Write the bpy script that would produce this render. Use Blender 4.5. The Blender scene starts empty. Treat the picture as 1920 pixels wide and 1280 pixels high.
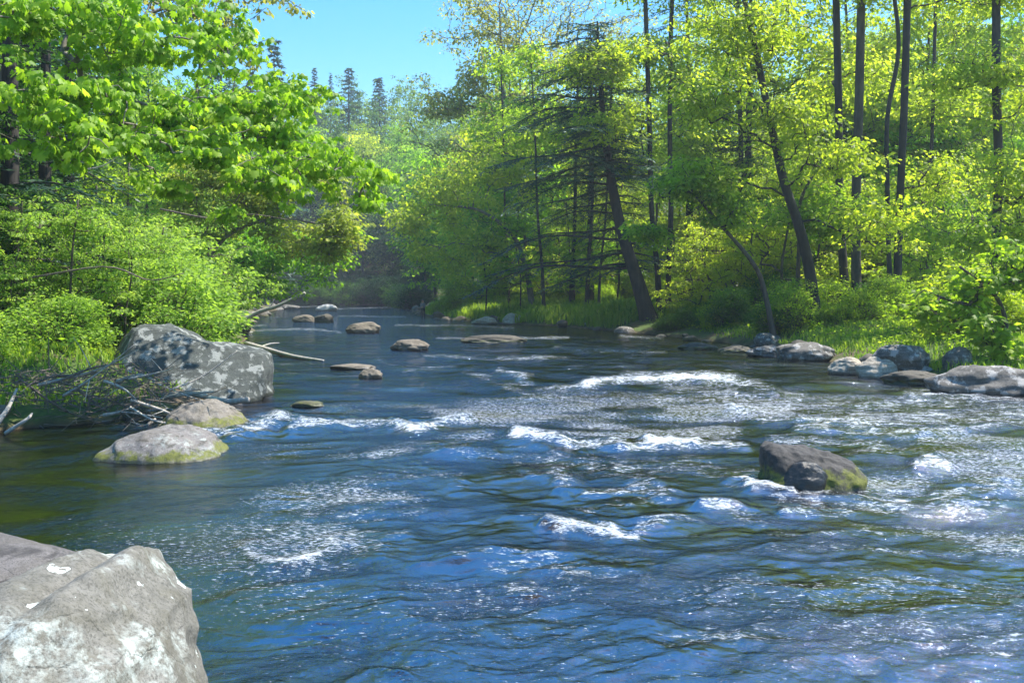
import bpy, math, random
import numpy as np
from mathutils import Vector, Matrix

SC = bpy.context.scene
COL = SC.collection
F, H, HZ = 1663.0, 2.0, 548.0          # focal length in photo pixels, eye height, horizon row
R = math.radians
rng = np.random.default_rng(7)
random.seed(7)

def W(px, py, z=0.0):                  # photo pixel -> point at height z
    Y = F*(H-z)/(py-HZ)
    return np.array([(px-960)*Y/F, Y, z])
def D(px, py, Y):                      # photo pixel at a distance
    return np.array([(px-960)*Y/F, Y, H-(py-HZ)*Y/F])

# ------------------------------------------------------------------ noise
def _hash(i, j, k, s):
    with np.errstate(over='ignore'):
        h = (i.astype(np.uint32)*np.uint32(374761393) ^ j.astype(np.uint32)*np.uint32(668265263)
             ^ k.astype(np.uint32)*np.uint32(2246822519) ^ np.uint32((s*3266489917) & 0xffffffff))
        h = (h ^ (h >> np.uint32(13)))*np.uint32(1274126177)
        h = h ^ (h >> np.uint32(16))
    return h.astype(np.float64)/4294967295.0
def noise(x, y, z=0.0, s=1):
    x, y, z = np.broadcast_arrays(np.asarray(x, float), np.asarray(y, float), np.asarray(z, float))
    xi, yi, zi = np.floor(x), np.floor(y), np.floor(z)
    fx, fy, fz = x-xi, y-yi, z-zi
    fx, fy, fz = [t*t*t*(t*(t*6-15)+10) for t in (fx, fy, fz)]
    xi, yi, zi = [(t.astype(np.int64)+100000) for t in (xi, yi, zi)]
    r = 0
    for a in (0, 1):
        for b in (0, 1):
            for c in (0, 1):
                w = (fx if a else 1-fx)*(fy if b else 1-fy)*(fz if c else 1-fz)
                r = r+w*_hash(xi+a, yi+b, zi+c, s)
    return r*2-1
def fbm(x, y, z=0.0, s=1, o=4, g=0.5):
    r = 0; a = 1.0
    for k in range(o):
        r = r+a*noise(np.asarray(x)*2**k, np.asarray(y)*2**k, np.asarray(z)*2**k, s+k*17); a *= g
    return r

# ------------------------------------------------------------------ object helpers
def tag(o, label=None, cat=None, group=None, kind=None):
    if label: o['label'] = label
    if cat: o['category'] = cat
    if group: o['group'] = group
    if kind: o['kind'] = kind
    return o
def empty(name, loc, label, cat, group=None):
    o = bpy.data.objects.new(name, None); COL.objects.link(o)
    o.location = [float(v) for v in loc]; o.empty_display_size = 0.3
    return tag(o, label, cat, group)
def mesh(name, V, polys, smooth=True, attrs=None):
    """polys: list of (M,k) index arrays"""
    me = bpy.data.meshes.new(name)
    V = np.asarray(V, np.float32)
    me.vertices.add(len(V)); me.vertices.foreach_set('co', V.ravel())
    polys = [np.asarray(p, np.int32) for p in polys if len(p)]
    nl = sum(p.size for p in polys); npol = sum(len(p) for p in polys)
    me.loops.add(nl); me.polygons.add(npol)
    me.loops.foreach_set('vertex_index', np.concatenate([p.ravel() for p in polys]))
    tot = np.concatenate([np.full(len(p), p.shape[1], np.int32) for p in polys])
    st = np.concatenate([[0], np.cumsum(tot)[:-1]]).astype(np.int32)
    me.polygons.foreach_set('loop_start', st)
    me.polygons.foreach_set('loop_total', tot)
    if smooth: me.polygons.foreach_set('use_smooth', np.ones(npol, bool))
    for k, v in (attrs or {}).items():
        a = me.attributes.new(k, 'FLOAT', 'POINT'); a.data.foreach_set('value', np.asarray(v, np.float32))
    me.update(calc_edges=True); me.validate()
    return me
def obj(name, me, mat=None, parent=None, loc=None):
    o = bpy.data.objects.new(name, me); COL.objects.link(o)
    if mat is not None:
        if not me.materials: me.materials.append(mat)
        o.material_slots[0].link = 'OBJECT'; o.material_slots[0].material = mat
    if parent is not None: o.parent = parent
    if loc is not None: o.location = [float(v) for v in loc]
    return o

# ------------------------------------------------------------------ materials
def newmat(name):
    m = bpy.data.materials.new(name); m.use_nodes = True
    nt = m.node_tree; nt.nodes.clear()
    out = nt.nodes.new('ShaderNodeOutputMaterial')
    return m, nt, out
def nd(nt, t, **kw):
    n = nt.nodes.new(t)
    for k, v in kw.items():
        if k.startswith('i_'): n.inputs[k[2:].replace('_', ' ')].default_value = v
        else: setattr(n, k, v)
    return n
def ramp(nt, fac, stops, interp='LINEAR'):
    r = nt.nodes.new('ShaderNodeValToRGB'); e = r.color_ramp; e.interpolation = interp
    while len(e.elements) > 1: e.elements.remove(e.elements[-1])
    for i, (p, c) in enumerate(stops):
        el = e.elements[0] if i == 0 else e.elements.new(p)
        el.position = p; el.color = (*c, 1) if len(c) == 3 else c
    nt.links.new(fac, r.inputs[0]); return r.outputs[0]
def mathn(nt, op, a, b=None, c=None, clamp=False):
    n = nt.nodes.new('ShaderNodeMath'); n.operation = op; n.use_clamp = clamp
    for i, v in enumerate((a, b, c)):
        if v is None: continue
        if hasattr(v, 'is_linked'): nt.links.new(v, n.inputs[i])
        else: n.inputs[i].default_value = v
    return n.outputs[0]
def mixc(nt, fac, a, b):
    n = nt.nodes.new('ShaderNodeMix'); n.data_type = 'RGBA'
    for s, v in ((n.inputs[0], fac), (n.inputs[6], a), (n.inputs[7], b)):
        if hasattr(v, 'is_linked'): nt.links.new(v, s)
        else: s.default_value = (*v, 1) if isinstance(v, tuple) and len(v) == 3 else v
    return n.outputs[2]
def texco(nt, scale=(1, 1, 1), rot=(0, 0, 0)):
    t = nt.nodes.new('ShaderNodeTexCoord'); m = nt.nodes.new('ShaderNodeMapping')
    m.inputs['Scale'].default_value = scale; m.inputs['Rotation'].default_value = rot
    nt.links.new(t.outputs['Object'], m.inputs[0]); return m.outputs[0]
def noisen(nt, vec, scale, detail=4, rough=0.55, dist=0.0):
    n = nd(nt, 'ShaderNodeTexNoise'); n.inputs['Scale'].default_value = scale
    n.inputs['Detail'].default_value = detail; n.inputs['Roughness'].default_value = rough
    n.inputs['Distortion'].default_value = dist
    nt.links.new(vec, n.inputs['Vector']); return n.outputs['Fac']

def leaf_mat(name, dark, mid, light, trans=0.45, rough=0.5, tgain=1.95):
    m, nt, out = newmat(name); L = nt.links
    at = nd(nt, 'ShaderNodeAttribute', attribute_name='tint')
    oi = nd(nt, 'ShaderNodeObjectInfo')
    f = mathn(nt, 'ADD', at.outputs['Fac'], mathn(nt, 'MULTIPLY', mathn(nt, 'SUBTRACT', oi.outputs['Random'], 0.5), 0.25), clamp=True)
    c = ramp(nt, f, [(0.0, dark), (0.5, mid), (1.0, light)])
    p = nd(nt, 'ShaderNodeBsdfPrincipled'); L.new(c, p.inputs['Base Color'])
    p.inputs['Roughness'].default_value = rough; p.inputs['Specular IOR Level'].default_value = 0.25
    tc = nt.nodes.new('ShaderNodeMix'); tc.data_type = 'RGBA'; tc.blend_type = 'MULTIPLY'
    tc.inputs[0].default_value = 1; L.new(c, tc.inputs[6]); tc.inputs[7].default_value = (tgain*1.12, tgain*1.1, tgain*0.55, 1)
    t = nd(nt, 'ShaderNodeBsdfTranslucent'); L.new(tc.outputs[2], t.inputs['Color'])
    mx = nd(nt, 'ShaderNodeMixShader'); mx.inputs[0].default_value = trans
    L.new(p.outputs[0], mx.inputs[1]); L.new(t.outputs[0], mx.inputs[2]); L.new(mx.outputs[0], out.inputs[0])
    return m
M = {}
M['leaf_maple'] = leaf_mat('maple_leaf', (0.08, 0.19, 0.012), (0.18, 0.34, 0.022), (0.3, 0.46, 0.04), 0.55)
M['leaf_mid'] = leaf_mat('mid_leaf', (0.1, 0.175, 0.014), (0.2, 0.31, 0.022), (0.33, 0.42, 0.045), 0.58)
M['leaf_deep_shade'] = leaf_mat('deep_shade_leaf', (0.035, 0.095, 0.014), (0.075, 0.17, 0.02), (0.13, 0.24, 0.03), 0.5)  # deep green that also paints the wood's shade into the leaves
M['leaf_gold'] = leaf_mat('golden_leaf', (0.15, 0.21, 0.03), (0.27, 0.33, 0.05), (0.40, 0.42, 0.09), 0.5)
M['leaf_pale']  = leaf_mat('pale_leaf',  (0.13, 0.16, 0.045), (0.23, 0.25, 0.07), (0.34, 0.33, 0.11), 0.5)
M['leaf_shrub'] = leaf_mat('shrub_leaf', (0.1, 0.19, 0.025), (0.19, 0.31, 0.05), (0.3, 0.41, 0.085), 0.5)
M['leaf_yel'] = leaf_mat('yellow_green_leaf', (0.15, 0.215, 0.018), (0.27, 0.35, 0.028), (0.4, 0.45, 0.06), 0.58)
M['leaf_hollow_shade'] = leaf_mat('hollow_shade_leaf', (0.010, 0.035, 0.012), (0.024, 0.075, 0.018), (0.05, 0.12, 0.025), 0.3)  # shade of the far hollow painted into the leaf colour
M['leaf_near'] = leaf_mat('near_maple_leaf', (0.09, 0.19, 0.012), (0.19, 0.33, 0.025), (0.32, 0.45, 0.05), 0.5)
M['needle']     = leaf_mat('hemlock_needle', (0.010, 0.035, 0.016), (0.022, 0.062, 0.026), (0.045, 0.10, 0.035), 0.15)
M['needle_blue'] = leaf_mat('pine_needle', (0.022, 0.06, 0.045), (0.045, 0.10, 0.065), (0.08, 0.15, 0.085), 0.15)
M['grass']      = leaf_mat('grass_blade', (0.07, 0.14, 0.015), (0.16, 0.27, 0.025), (0.28, 0.36, 0.05), 0.4)

def bark_mat(name, a, b, sc=6):
    m, nt, out = newmat(name); L = nt.links
    v = texco(nt, (1, 1, 0.18)); n = noisen(nt, v, sc, 6, 0.7)
    v2 = texco(nt); n2 = noisen(nt, v2, 1.3, 3)
    c = ramp(nt, n, [(0.3, a), (0.7, b)])
    c = mixc(nt, mathn(nt, 'MULTIPLY', ramp(nt, n2, [(0.5, (0, 0, 0)), (0.7, (1, 1, 1))]), 0.35), c, (b[0]*1.2, b[1]*1.35, b[2]*0.9))
    p = nd(nt, 'ShaderNodeBsdfPrincipled'); L.new(c, p.inputs['Base Color']); p.inputs['Roughness'].default_value = 0.9
    bp = nd(nt, 'ShaderNodeBump'); bp.inputs['Strength'].default_value = 0.8; bp.inputs['Distance'].default_value = 0.04
    L.new(n, bp.inputs['Height']); L.new(bp.outputs[0], p.inputs['Normal']); L.new(p.outputs[0], out.inputs[0])
    return m
M['bark'] = bark_mat('bark', (0.035, 0.028, 0.02), (0.12, 0.10, 0.075))
M['bark_dark'] = bark_mat('dark_bark', (0.02, 0.017, 0.014), (0.065, 0.055, 0.045))
M['bark_grey'] = bark_mat('grey_bark', (0.09, 0.08, 0.065), (0.24, 0.21, 0.18))
M['driftwood'] = bark_mat('driftwood', (0.22, 0.19, 0.16), (0.50, 0.46, 0.40), 12)
M['deadwood_dark'] = bark_mat('dead_twig', (0.06, 0.045, 0.035), (0.22, 0.18, 0.14), 12)

def rock_mat(name, a, b, lichen=0.0, lsize=6.0, moss=None, pits=0.0, bands=0.0, lichen_col=(0.43, 0.47, 0.43), wet=0.12, blotch=0.0):
    """moss: (z_low, z_high) in world metres where moss can grow"""
    m, nt, out = newmat(name); L = nt.links
    v = texco(nt)
    g = nd(nt, 'ShaderNodeNewGeometry'); sp = nd(nt, 'ShaderNodeSeparateXYZ'); L.new(g.outputs['Position'], sp.inputs[0])
    z = sp.outputs['Z']
    n1 = noisen(nt, v, 1.6, 8, 0.65); n2 = noisen(nt, v, 26, 6, 0.7); n3 = noisen(nt, v, 4.5, 6, 0.66, 0.15)
    c = ramp(nt, n1, [(0.32, a), (0.68, b)])
    c = mixc(nt, 0.35, c, ramp(nt, n2, [(0.35, tuple(x*0.55 for x in a)), (0.65, tuple(min(1, x*1.25) for x in b))]))
    n4 = noisen(nt, v, 95, 3, 0.7); n5 = noisen(nt, v, 3.2, 7, 0.7, 0.9)
    c = mixc(nt, mathn(nt, 'MULTIPLY', ramp(nt, n4, [(0.38, (1, 1, 1)), (0.50, (0, 0, 0))]), 0.65), c, tuple(x*0.45 for x in a))
    c = mixc(nt, mathn(nt, 'MULTIPLY', ramp(nt, n5, [(0.47, (0, 0, 0)), (0.62, (1, 1, 1))]), 0.45), c, (a[0]*0.9, a[1]*0.86, a[2]*0.66))
    vc = nd(nt, 'ShaderNodeTexVoronoi'); vc.feature = 'DISTANCE_TO_EDGE'; vc.inputs['Scale'].default_value = 1.5
    wv = nt.nodes.new('ShaderNodeVectorMath'); wv.operation = 'MULTIPLY_ADD'; nzc = nd(nt, 'ShaderNodeTexNoise'); nzc.inputs['Scale'].default_value = 2.5; nzc.inputs['Detail'].default_value = 6
    L.new(v, nzc.inputs['Vector']); L.new(nzc.outputs['Color'], wv.inputs[0]); wv.inputs[1].default_value = (0.7, 0.7, 0.7); L.new(v, wv.inputs[2]); L.new(wv.outputs[0], vc.inputs['Vector'])
    crack = ramp(nt, vc.outputs['Distance'], [(0.0, (1, 1, 1)), (0.012, (0, 0, 0))])
    c = mixc(nt, mathn(nt, 'MULTIPLY', crack, 0.22), c, tuple(x*0.3 for x in a))
    if pits:
        pv = texco(nt, (1, 1, 2.2)); pn = noisen(nt, pv, 7.0, 4, 0.6)
        c = mixc(nt, mathn(nt, 'MULTIPLY', ramp(nt, pn, [(0.56, (0, 0, 0)), (0.61, (1, 1, 1))]), pits), c, (0.05, 0.045, 0.035))
    if bands:
        bv = texco(nt, (0.7, 0.7, 9)); bn = noisen(nt, bv, 2.0, 5, 0.6)
        c = mixc(nt, mathn(nt, 'MULTIPLY', ramp(nt, bn, [(0.5, (0, 0, 0)), (0.58, (1, 1, 1))]), bands), c, tuple(x*0.35 for x in a))
    if blotch:
        c = mixc(nt, mathn(nt, 'MULTIPLY', ramp(nt, n3, [(0.53, (0, 0, 0)), (0.59, (1, 1, 1))]), blotch), c, lichen_col)
    if lichen:
        w = nt.nodes.new('ShaderNodeVectorMath'); w.operation = 'MULTIPLY_ADD'
        nz = nd(nt, 'ShaderNodeTexNoise'); nz.inputs['Scale'].default_value = lsize*1.7; nz.inputs['Detail'].default_value = 4; L.new(v, nz.inputs['Vector'])
        L.new(nz.outputs['Color'], w.inputs[0]); w.inputs[1].default_value = (0.9/lsize,)*3; L.new(v, w.inputs[2])
        vo = nd(nt, 'ShaderNodeTexVoronoi'); vo.inputs['Scale'].default_value = lsize; vo.inputs['Randomness'].default_value = 1; L.new(w.outputs[0], vo.inputs['Vector'])
        wn = nd(nt, 'ShaderNodeSeparateColor'); L.new(vo.outputs['Color'], wn.inputs[0])
        size = mathn(nt, 'MULTIPLY', mathn(nt, 'GREATER_THAN', wn.outputs[1], 0.5), mathn(nt, 'ADD', 0.10, mathn(nt, 'MULTIPLY', mathn(nt, 'POWER', wn.outputs[0], 3.0), 0.30)))
        mk = mathn(nt, 'GREATER_THAN', mathn(nt, 'SUBTRACT', size, vo.outputs['Distance']), 0.02)
        edge = mathn(nt, 'GREATER_THAN', noisen(nt, v, lsize*5, 3), 0.40)
        fac = mathn(nt, 'MULTIPLY', mathn(nt, 'MULTIPLY', mk, edge), lichen)
        big = ramp(nt, noisen(nt, v, lsize*0.25, 7, 0.66, 0.2), [(0.52, (0, 0, 0)), (0.62, (1, 1, 1))])
        brk = ramp(nt, noisen(nt, v, lsize*2.4, 6, 0.75), [(0.42, (0, 0, 0)), (0.58, (1, 1, 1))])
        fac = mathn(nt, 'MAXIMUM', fac, mathn(nt, 'MULTIPLY', mathn(nt, 'MULTIPLY', big, brk), lichen*0.85))
        c = mixc(nt, fac, c, lichen_col)
    if moss:
        ms = ramp(nt, mathn(nt, 'ADD', mathn(nt, 'DIVIDE', mathn(nt, 'SUBTRACT', z, moss[0]), moss[1]-moss[0]),
                            mathn(nt, 'MULTIPLY', mathn(nt, 'SUBTRACT', n3, 0.5), 1.6)), [(0.0, (0, 0, 0)), (0.12, (1, 1, 1)), (0.75, (1, 1, 1)), (0.95, (0, 0, 0))])
        mc = ramp(nt, n2, [(0.3, (0.045, 0.055, 0.007)), (0.7, (0.17, 0.18, 0.018))])
        c = mixc(nt, mathn(nt, 'MULTIPLY', mathn(nt, 'MULTIPLY', ms, ramp(nt, noisen(nt, v, 7, 5, 0.7), [(0.38, (0.15,)*3), (0.52, (1, 1, 1))])), 0.92), c, mc)
    wl = ramp(nt, mathn(nt, 'ADD', z, mathn(nt, 'MULTIPLY', mathn(nt, 'SUBTRACT', n1, 0.5), 0.12)), [(wet*0.4, (1, 1, 1)), (wet, (0, 0, 0))])
    cw = mixc(nt, 0.7, c, (0.02, 0.018, 0.012)); c = mixc(nt, wl, c, cw)
    p = nd(nt, 'ShaderNodeBsdfPrincipled'); L.new(c, p.inputs['Base Color'])
    rr = mathn(nt, 'SUBTRACT', 0.85, mathn(nt, 'MULTIPLY', wl, 0.5)); L.new(rr, p.inputs['Roughness'])
    bp = nd(nt, 'ShaderNodeBump'); bp.inputs['Strength'].default_value = 0.6; bp.inputs['Distance'].default_value = 0.03
    hh = mathn(nt, 'SUBTRACT', mathn(nt, 'ADD', mathn(nt, 'ADD', mathn(nt, 'MULTIPLY', n2, 0.45), n3), mathn(nt, 'MULTIPLY', n4, 0.12)), mathn(nt, 'MULTIPLY', crack, 0.15))
    L.new(hh, bp.inputs['Height']); L.new(bp.outputs[0], p.inputs['Normal']); L.new(p.outputs[0], out.inputs[0])
    return m
M['granite'] = rock_mat('lichened_granite', (0.10, 0.095, 0.075), (0.20, 0.19, 0.165), lichen=1.0, lsize=10, wet=0.05)
M['ledge'] = rock_mat('pinkish_ledge', (0.075, 0.068, 0.064), (0.16, 0.147, 0.14), bands=0.8, wet=0.06)
M['boulder'] = rock_mat('boulder_stone', (0.03, 0.038, 0.034), (0.09, 0.10, 0.09), blotch=0.7, lichen_col=(0.29, 0.30, 0.28), bands=0.35, wet=0.1)  # pale blotches: lichen, plus dappled sunlight painted into the stone
M['flat_pitted'] = rock_mat('pitted_stone', (0.11, 0.10, 0.092), (0.24, 0.22, 0.205), pits=0.85, lichen=0.5, lsize=9, moss=(-0.06, 0.12), wet=0.03)
M['mossy'] = rock_mat('mossy_stone', (0.13, 0.11, 0.09), (0.26, 0.235, 0.20), moss=(-0.02, 0.17), pits=0.4, wet=0.04)
M['river_rock'] = rock_mat('river_stone', (0.10, 0.08, 0.055), (0.26, 0.22, 0.17), wet=0.10)
M['white_rock'] = rock_mat('pale_river_stone', (0.42, 0.40, 0.38), (0.68, 0.66, 0.64), wet=0.08)
M['dark_rock'] = rock_mat('dark_river_stone', (0.05, 0.045, 0.035), (0.14, 0.12, 0.09), moss=(-0.02, 0.12), wet=0.12)
M['wet_moss'] = rock_mat('wet_mossy_stone', (0.025, 0.025, 0.024), (0.085, 0.075, 0.066), moss=(0.0, 0.25), wet=0.06)
M['black_wet'] = rock_mat('black_wet_stone', (0.012, 0.015, 0.018), (0.04, 0.045, 0.055), wet=0.6)
M['bank_rock'] = rock_mat('bank_stone', (0.07, 0.065, 0.055), (0.22, 0.20, 0.175), blotch=0.5, lichen_col=(0.5, 0.48, 0.45), bands=0.4, wet=0.08)
M['tan_rock'] = rock_mat('tan_bank_stone', (0.30, 0.24, 0.17), (0.62, 0.55, 0.45), bands=0.5, wet=0.10)

# ------------------------------------------------------------------ terrain
LS = np.array([(9,-20),(4,-4),(1.6,0.6),(-0.6,2.6),(-2.6,4.6),(-4.6,6.4),(-8,7.4),(-11,8.8),(-10.8,11),(-7.6,12.6),(-5.6,14.2),(-5.2,16.6),(-6.8,21),(-8,26),(-11.5,38),(-17,56),(-23,79),(-27,102),(-34,119),(-60,131),(-140,136)], float)
RS = np.array([(18,-20),(14,0),(11.3,10),(10,17.0),(9.1,22),(9.2,31),(7.8,38),(6.2,43),(2.8,52),(-1,56.5),(-5.3,67),(-8,79),(-11,100),(-13.5,116),(-17,128),(-26,139),(-60,147),(-140,152)], float)
def polydist(x, y, P):
    d = np.full(x.shape, 1e9)
    for a, b in zip(P[:-1], P[1:]):
        ab = b-a; t = np.clip(((x-a[0])*ab[0]+(y-a[1])*ab[1])/(ab@ab), 0, 1)
        d = np.minimum(d, np.hypot(x-a[0]-t*ab[0], y-a[1]-t*ab[1]))
    return d
POLY = np.vstack([LS, RS[::-1]])
def inside(x, y):
    r = np.zeros(x.shape, bool)
    for (x1, y1), (x2, y2) in zip(POLY, np.roll(POLY, -1, 0)):
        c = ((y1 > y) != (y2 > y)) & (x < (x2-x1)*(y-y1)/(y2-y1+1e-12)+x1); r ^= c
    return r
def ground_z(x, y):
    x = np.asarray(x, float); y = np.asarray(y, float)
    dl, dr = polydist(x, y, LS), polydist(x, y, RS)
    ins = inside(x, y); left = dl < dr
    d = np.minimum(dl, dr)
    wob = fbm(x*0.35, y*0.35, 0, 5, 4)
    zl = 0.08+0.95*(1-np.exp(-d/2.2))+0.10*np.clip(d-4, 0, 60)
    zr = 0.05+1.1*(1-np.exp(-d/3.4))+0.035*np.clip(d-5, 0, 200)
    out = np.where(left, zl, zr)+0.16*wob*np.clip(d, 0, 1.2)
    near = np.clip((4-y)/6, 0, 1)*left
    out = out*(1-near)+near*(0.25*(1-np.exp(-d/1.5))+0.05*wob+0.1)
    hill = np.clip(y-142, 0, 130)
    out = out+45*(1-np.exp(-(hill/60.)**1.3))
    bed = -(0.10+0.75*(1-np.exp(-d/2.0)))+0.10*fbm(x*1.3, y*1.3, 0, 9, 4)
    bed = np.minimum(bed, -0.04)
    return np.where(ins, bed, out)
def gz(x, y): return float(ground_z(np.array([x]), np.array([y]))[0])

def gridmesh(X, Y, Z):
    n, m = X.shape
    i = np.arange(n*m).reshape(n, m)
    q = np.stack([i[:-1, :-1], i[:-1, 1:], i[1:, 1:], i[1:, :-1]], -1).reshape(-1, 4)
    return np.stack([X, Y, Z], -1).reshape(-1, 3), q
u = np.linspace(-1, 1, 340); v = np.linspace(-0.32, 1, 420)
gx = 320*np.sinh(4.2*u)/math.sinh(4.2); gy = 12+400*np.sinh(4.2*v)/math.sinh(4.2)
X, Y = np.meshgrid(gx, gy); Z = ground_z(X, Y)
V, q = gridmesh(X, Y, Z)
m, nt, out = newmat('forest_ground'); L = nt.links
v3 = texco(nt); g = nd(nt, 'ShaderNodeNewGeometry'); sp = nd(nt, 'ShaderNodeSeparateXYZ'); L.new(g.outputs['Position'], sp.inputs[0])
n1 = noisen(nt, v3, 0.6, 6, 0.65); n2 = noisen(nt, v3, 9, 6, 0.7)
litter = ramp(nt, n2, [(0.3, (0.035, 0.024, 0.014)), (0.7, (0.13, 0.09, 0.05))])
green = ramp(nt, n2, [(0.3, (0.03, 0.055, 0.010)), (0.7, (0.10, 0.16, 0.022))])
c = mixc(nt, ramp(nt, n1, [(0.40, (0, 0, 0)), (0.55, (1, 1, 1))]), litter, green)
vo = nd(nt, 'ShaderNodeTexVoronoi'); vo.inputs['Scale'].default_value = 3.2; L.new(v3, vo.inputs['Vector'])
sc_ = nd(nt, 'ShaderNodeSeparateColor'); L.new(vo.outputs['Color'], sc_.inputs[0])
cob = ramp(nt, sc_.outputs[0], [(0.0, (0.05, 0.035, 0.018)), (0.5, (0.13, 0.085, 0.04)), (1.0, (0.22, 0.16, 0.09))])
cob = mixc(nt, ramp(nt, vo.outputs['Distance'], [(0.35, (0, 0, 0)), (0.6, (1, 1, 1))]), cob, (0.03, 0.02, 0.01))
cob = mixc(nt, 0.4, cob, ramp(nt, n1, [(0.4, (0.05, 0.05, 0.015)), (0.65, (0.16, 0.11, 0.05))]))
c = mixc(nt, ramp(nt, sp.outputs['Z'], [(0.02, (1, 1, 1)), (0.16, (0, 0, 0))]), c, cob)
p = nd(nt, 'ShaderNodeBsdfPrincipled'); L.new(c, p.inputs['Base Color']); p.inputs['Roughness'].default_value = 0.95
bp = nd(nt, 'ShaderNodeBump'); bp.inputs['Strength'].default_value = 0.7; bp.inputs['Distance'].default_value = 0.06
L.new(n2, bp.inputs['Height']); L.new(bp.outputs[0], p.inputs['Normal']); L.new(p.outputs[0], out.inputs[0])
M['ground'] = m
o = obj('ground', mesh('ground', V, [q]), m); tag(o, kind='structure')

# ------------------------------------------------------------------ water
# foam strokes, some of them painted sun glints, in photo pixels on the water plane: polyline, half-width (px rows), strength
FOAM_GLINTS = [
 ([(1110,728),(1180,719),(1250,716),(1365,714)], 8, 1.25), ([(1365,716),(1420,728),(1450,738)], 7, 0.75), ([(1020,735),(1120,728)], 5, 0.7),
 ([(1290,750),(1500,785),(1700,795),(1920,785)], 28, 0.68), ([(1180,700),(1500,735),(1700,745)], 12, 0.3), ([(1300,880),(1500,945),(1700,935)], 26, 0.45), ([(1100,1090),(1500,1120),(1850,1060)], 40, 0.30), ([(1250,1225),(1600,1200),(1900,1210)], 30, 0.42), ([(1050,765),(1250,745),(1400,760)], 12, 0.3), ([(1450,830),(1650,838)], 9, 0.5), ([(880,700),(1000,745),(1100,760)], 10, 0.4), ([(990,865),(1180,880),(1350,900)], 16, 0.5), ([(1100,960),(1300,950),(1420,985)], 14, 0.46), ([(700,860),(900,830)], 8, 0.4), ([(660,910),(820,890),(900,925)], 12, 0.34), ([(1450,1005),(1700,1000),(1880,1030)], 14, 0.45), ([(1580,1120),(1750,1100)], 14, 0.42), ([(860,1050),(1020,1055)], 12, 0.42), ([(560,985),(740,945)], 14, 0.42), ([(1380,775),(1440,797),(1520,800),(1640,812)], 9, 0.85),
 ([(1560,780),(1700,760),(1920,752)], 14, 0.62), ([(1700,745),(1800,742),(1830,752)], 7, 0.85), ([(1500,812),(1700,822),(1880,806)], 8, 0.75),
 ([(1100,790),(1250,770),(1420,775)], 20, 0.36), ([(1480,745),(1640,770)], 14, 0.50),
 ([(540,806),(620,801),(700,802),(760,808),(800,806),(860,792)], 7, 1.0), ([(740,806),(790,810)], 6, 1.15),
 ([(390,818),(430,822),(470,806),(520,788)], 8, 0.95), ([(440,800),(500,786),(560,792)], 6, 0.6),
 ([(985,828),(1010,832),(1100,842),(1200,842),(1270,842),(1375,842)], 7, 0.85), ([(988,826),(1030,832)], 9, 1.2), ([(1225,832),(1300,838)], 9, 1.15), ([(1100,820),(1360,822)], 14, 0.45),
 ([(1610,856),(1700,848),(1760,862)], 12, 0.55), ([(1755,868),(1785,880),(1720,885)], 8, 1.05),
 ([(1395,908),(1425,925),(1470,930)], 9, 1.2), ([(1530,930),(1620,925),(1720,910)], 14, 0.65), ([(1620,945),(1740,955),(1860,955)], 20, 0.72), ([(1780,930),(1870,920)], 10, 0.75), ([(1790,950),(1850,960)], 8, 1.0),
 ([(1335,962),(1368,964)], 9, 1.3), ([(1480,964),(1515,968)], 8, 0.8), ([(1550,968),(1575,966)], 7, 0.75),
 ([(1038,992),(1080,1002),(1130,1005),(1190,1020)], 9, 1.1), ([(1190,1018),(1230,990),(1290,985)], 8, 0.75), ([(960,973),(1030,976)], 5, 0.8),
 ([(1030,895),(1060,915)], 12, 0.65), ([(1100,930),(1170,930),(1250,938)], 7, 0.75), ([(1215,925),(1250,940)], 9, 0.85), ([(950,900),(1100,890),(1220,905)], 18, 0.34),
 ([(470,1035),(510,1056),(560,1056),(600,1035),(640,1018)], 9, 0.95), ([(505,1056),(560,1058)], 7, 0.9), ([(600,1000),(680,970),(790,962)], 14, 0.42), ([(700,1030),(760,1010)], 12, 0.5),  # includes sun sparkle painted as foam
 ([(940,700),(990,712)], 6, 0.95), ([(950,722),(1000,722)], 5, 0.6), ([(790,670),(900,675),(1060,673)], 3, 0.75), ([(1040,655),(1120,660),(1235,664)], 4, 0.7), ([(975,637),(1060,636)], 2.6, 0.8), ([(1165,632),(1235,636)], 2.6, 0.8), ([(760,697),(850,690)], 3.4, 0.65),  # includes a sun glint patch painted as foam
 ([(700,675),(780,700)], 4, 0.4), ([(480,622),(560,618),(640,624)], 2.2, 0.7), ([(420,617),(500,611)], 2, 0.7), ([(640,594),(760,595)], 1.6, 0.85), ([(740,611),(900,613),(960,616)], 2.4, 0.75), ([(820,637),(870,637)], 2.2, 0.8),
 ([(500,595),(620,597)], 1.4, 0.5), ([(600,582),(720,577),(790,580)], 1.3, 0.7), ([(560,577),(620,574)], 1, 0.8), ([(520,700),(620,708)], 2.5, 0.45), ([(530,715),(650,722)], 3, 0.35),
 ([(820,855),(880,850),(930,858)], 9, 0.5), ([(560,755),(640,762)], 5, 0.45), ([(1060,690),(1350,690)], 6, 0.34),
 ([(950,1070),(1100,1085),(1200,1095)], 20, 0.40), ([(960,1112),(1000,1110)], 9, 0.75), ([(1450,1040),(1600,1035),(1730,1042)], 10, 0.55), ([(1150,1170),(1260,1160)], 7, 0.35),  # mostly sun glints of the near water, painted as foam
 ([(1640,1150),(1750,1170)], 14, 0.42), ([(1350,1220),(1600,1230)], 16, 0.40), ([(1780,1235),(1900,1240)], 12, 0.4), ([(1280,1010),(1420,990)], 6, 0.35),
]
tt = np.concatenate([np.linspace(14, 740, 520), np.linspace(745, 2600, 90)])
cc = np.linspace(-2200, 1800, 1150)
rowY = F*H/tt
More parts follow.
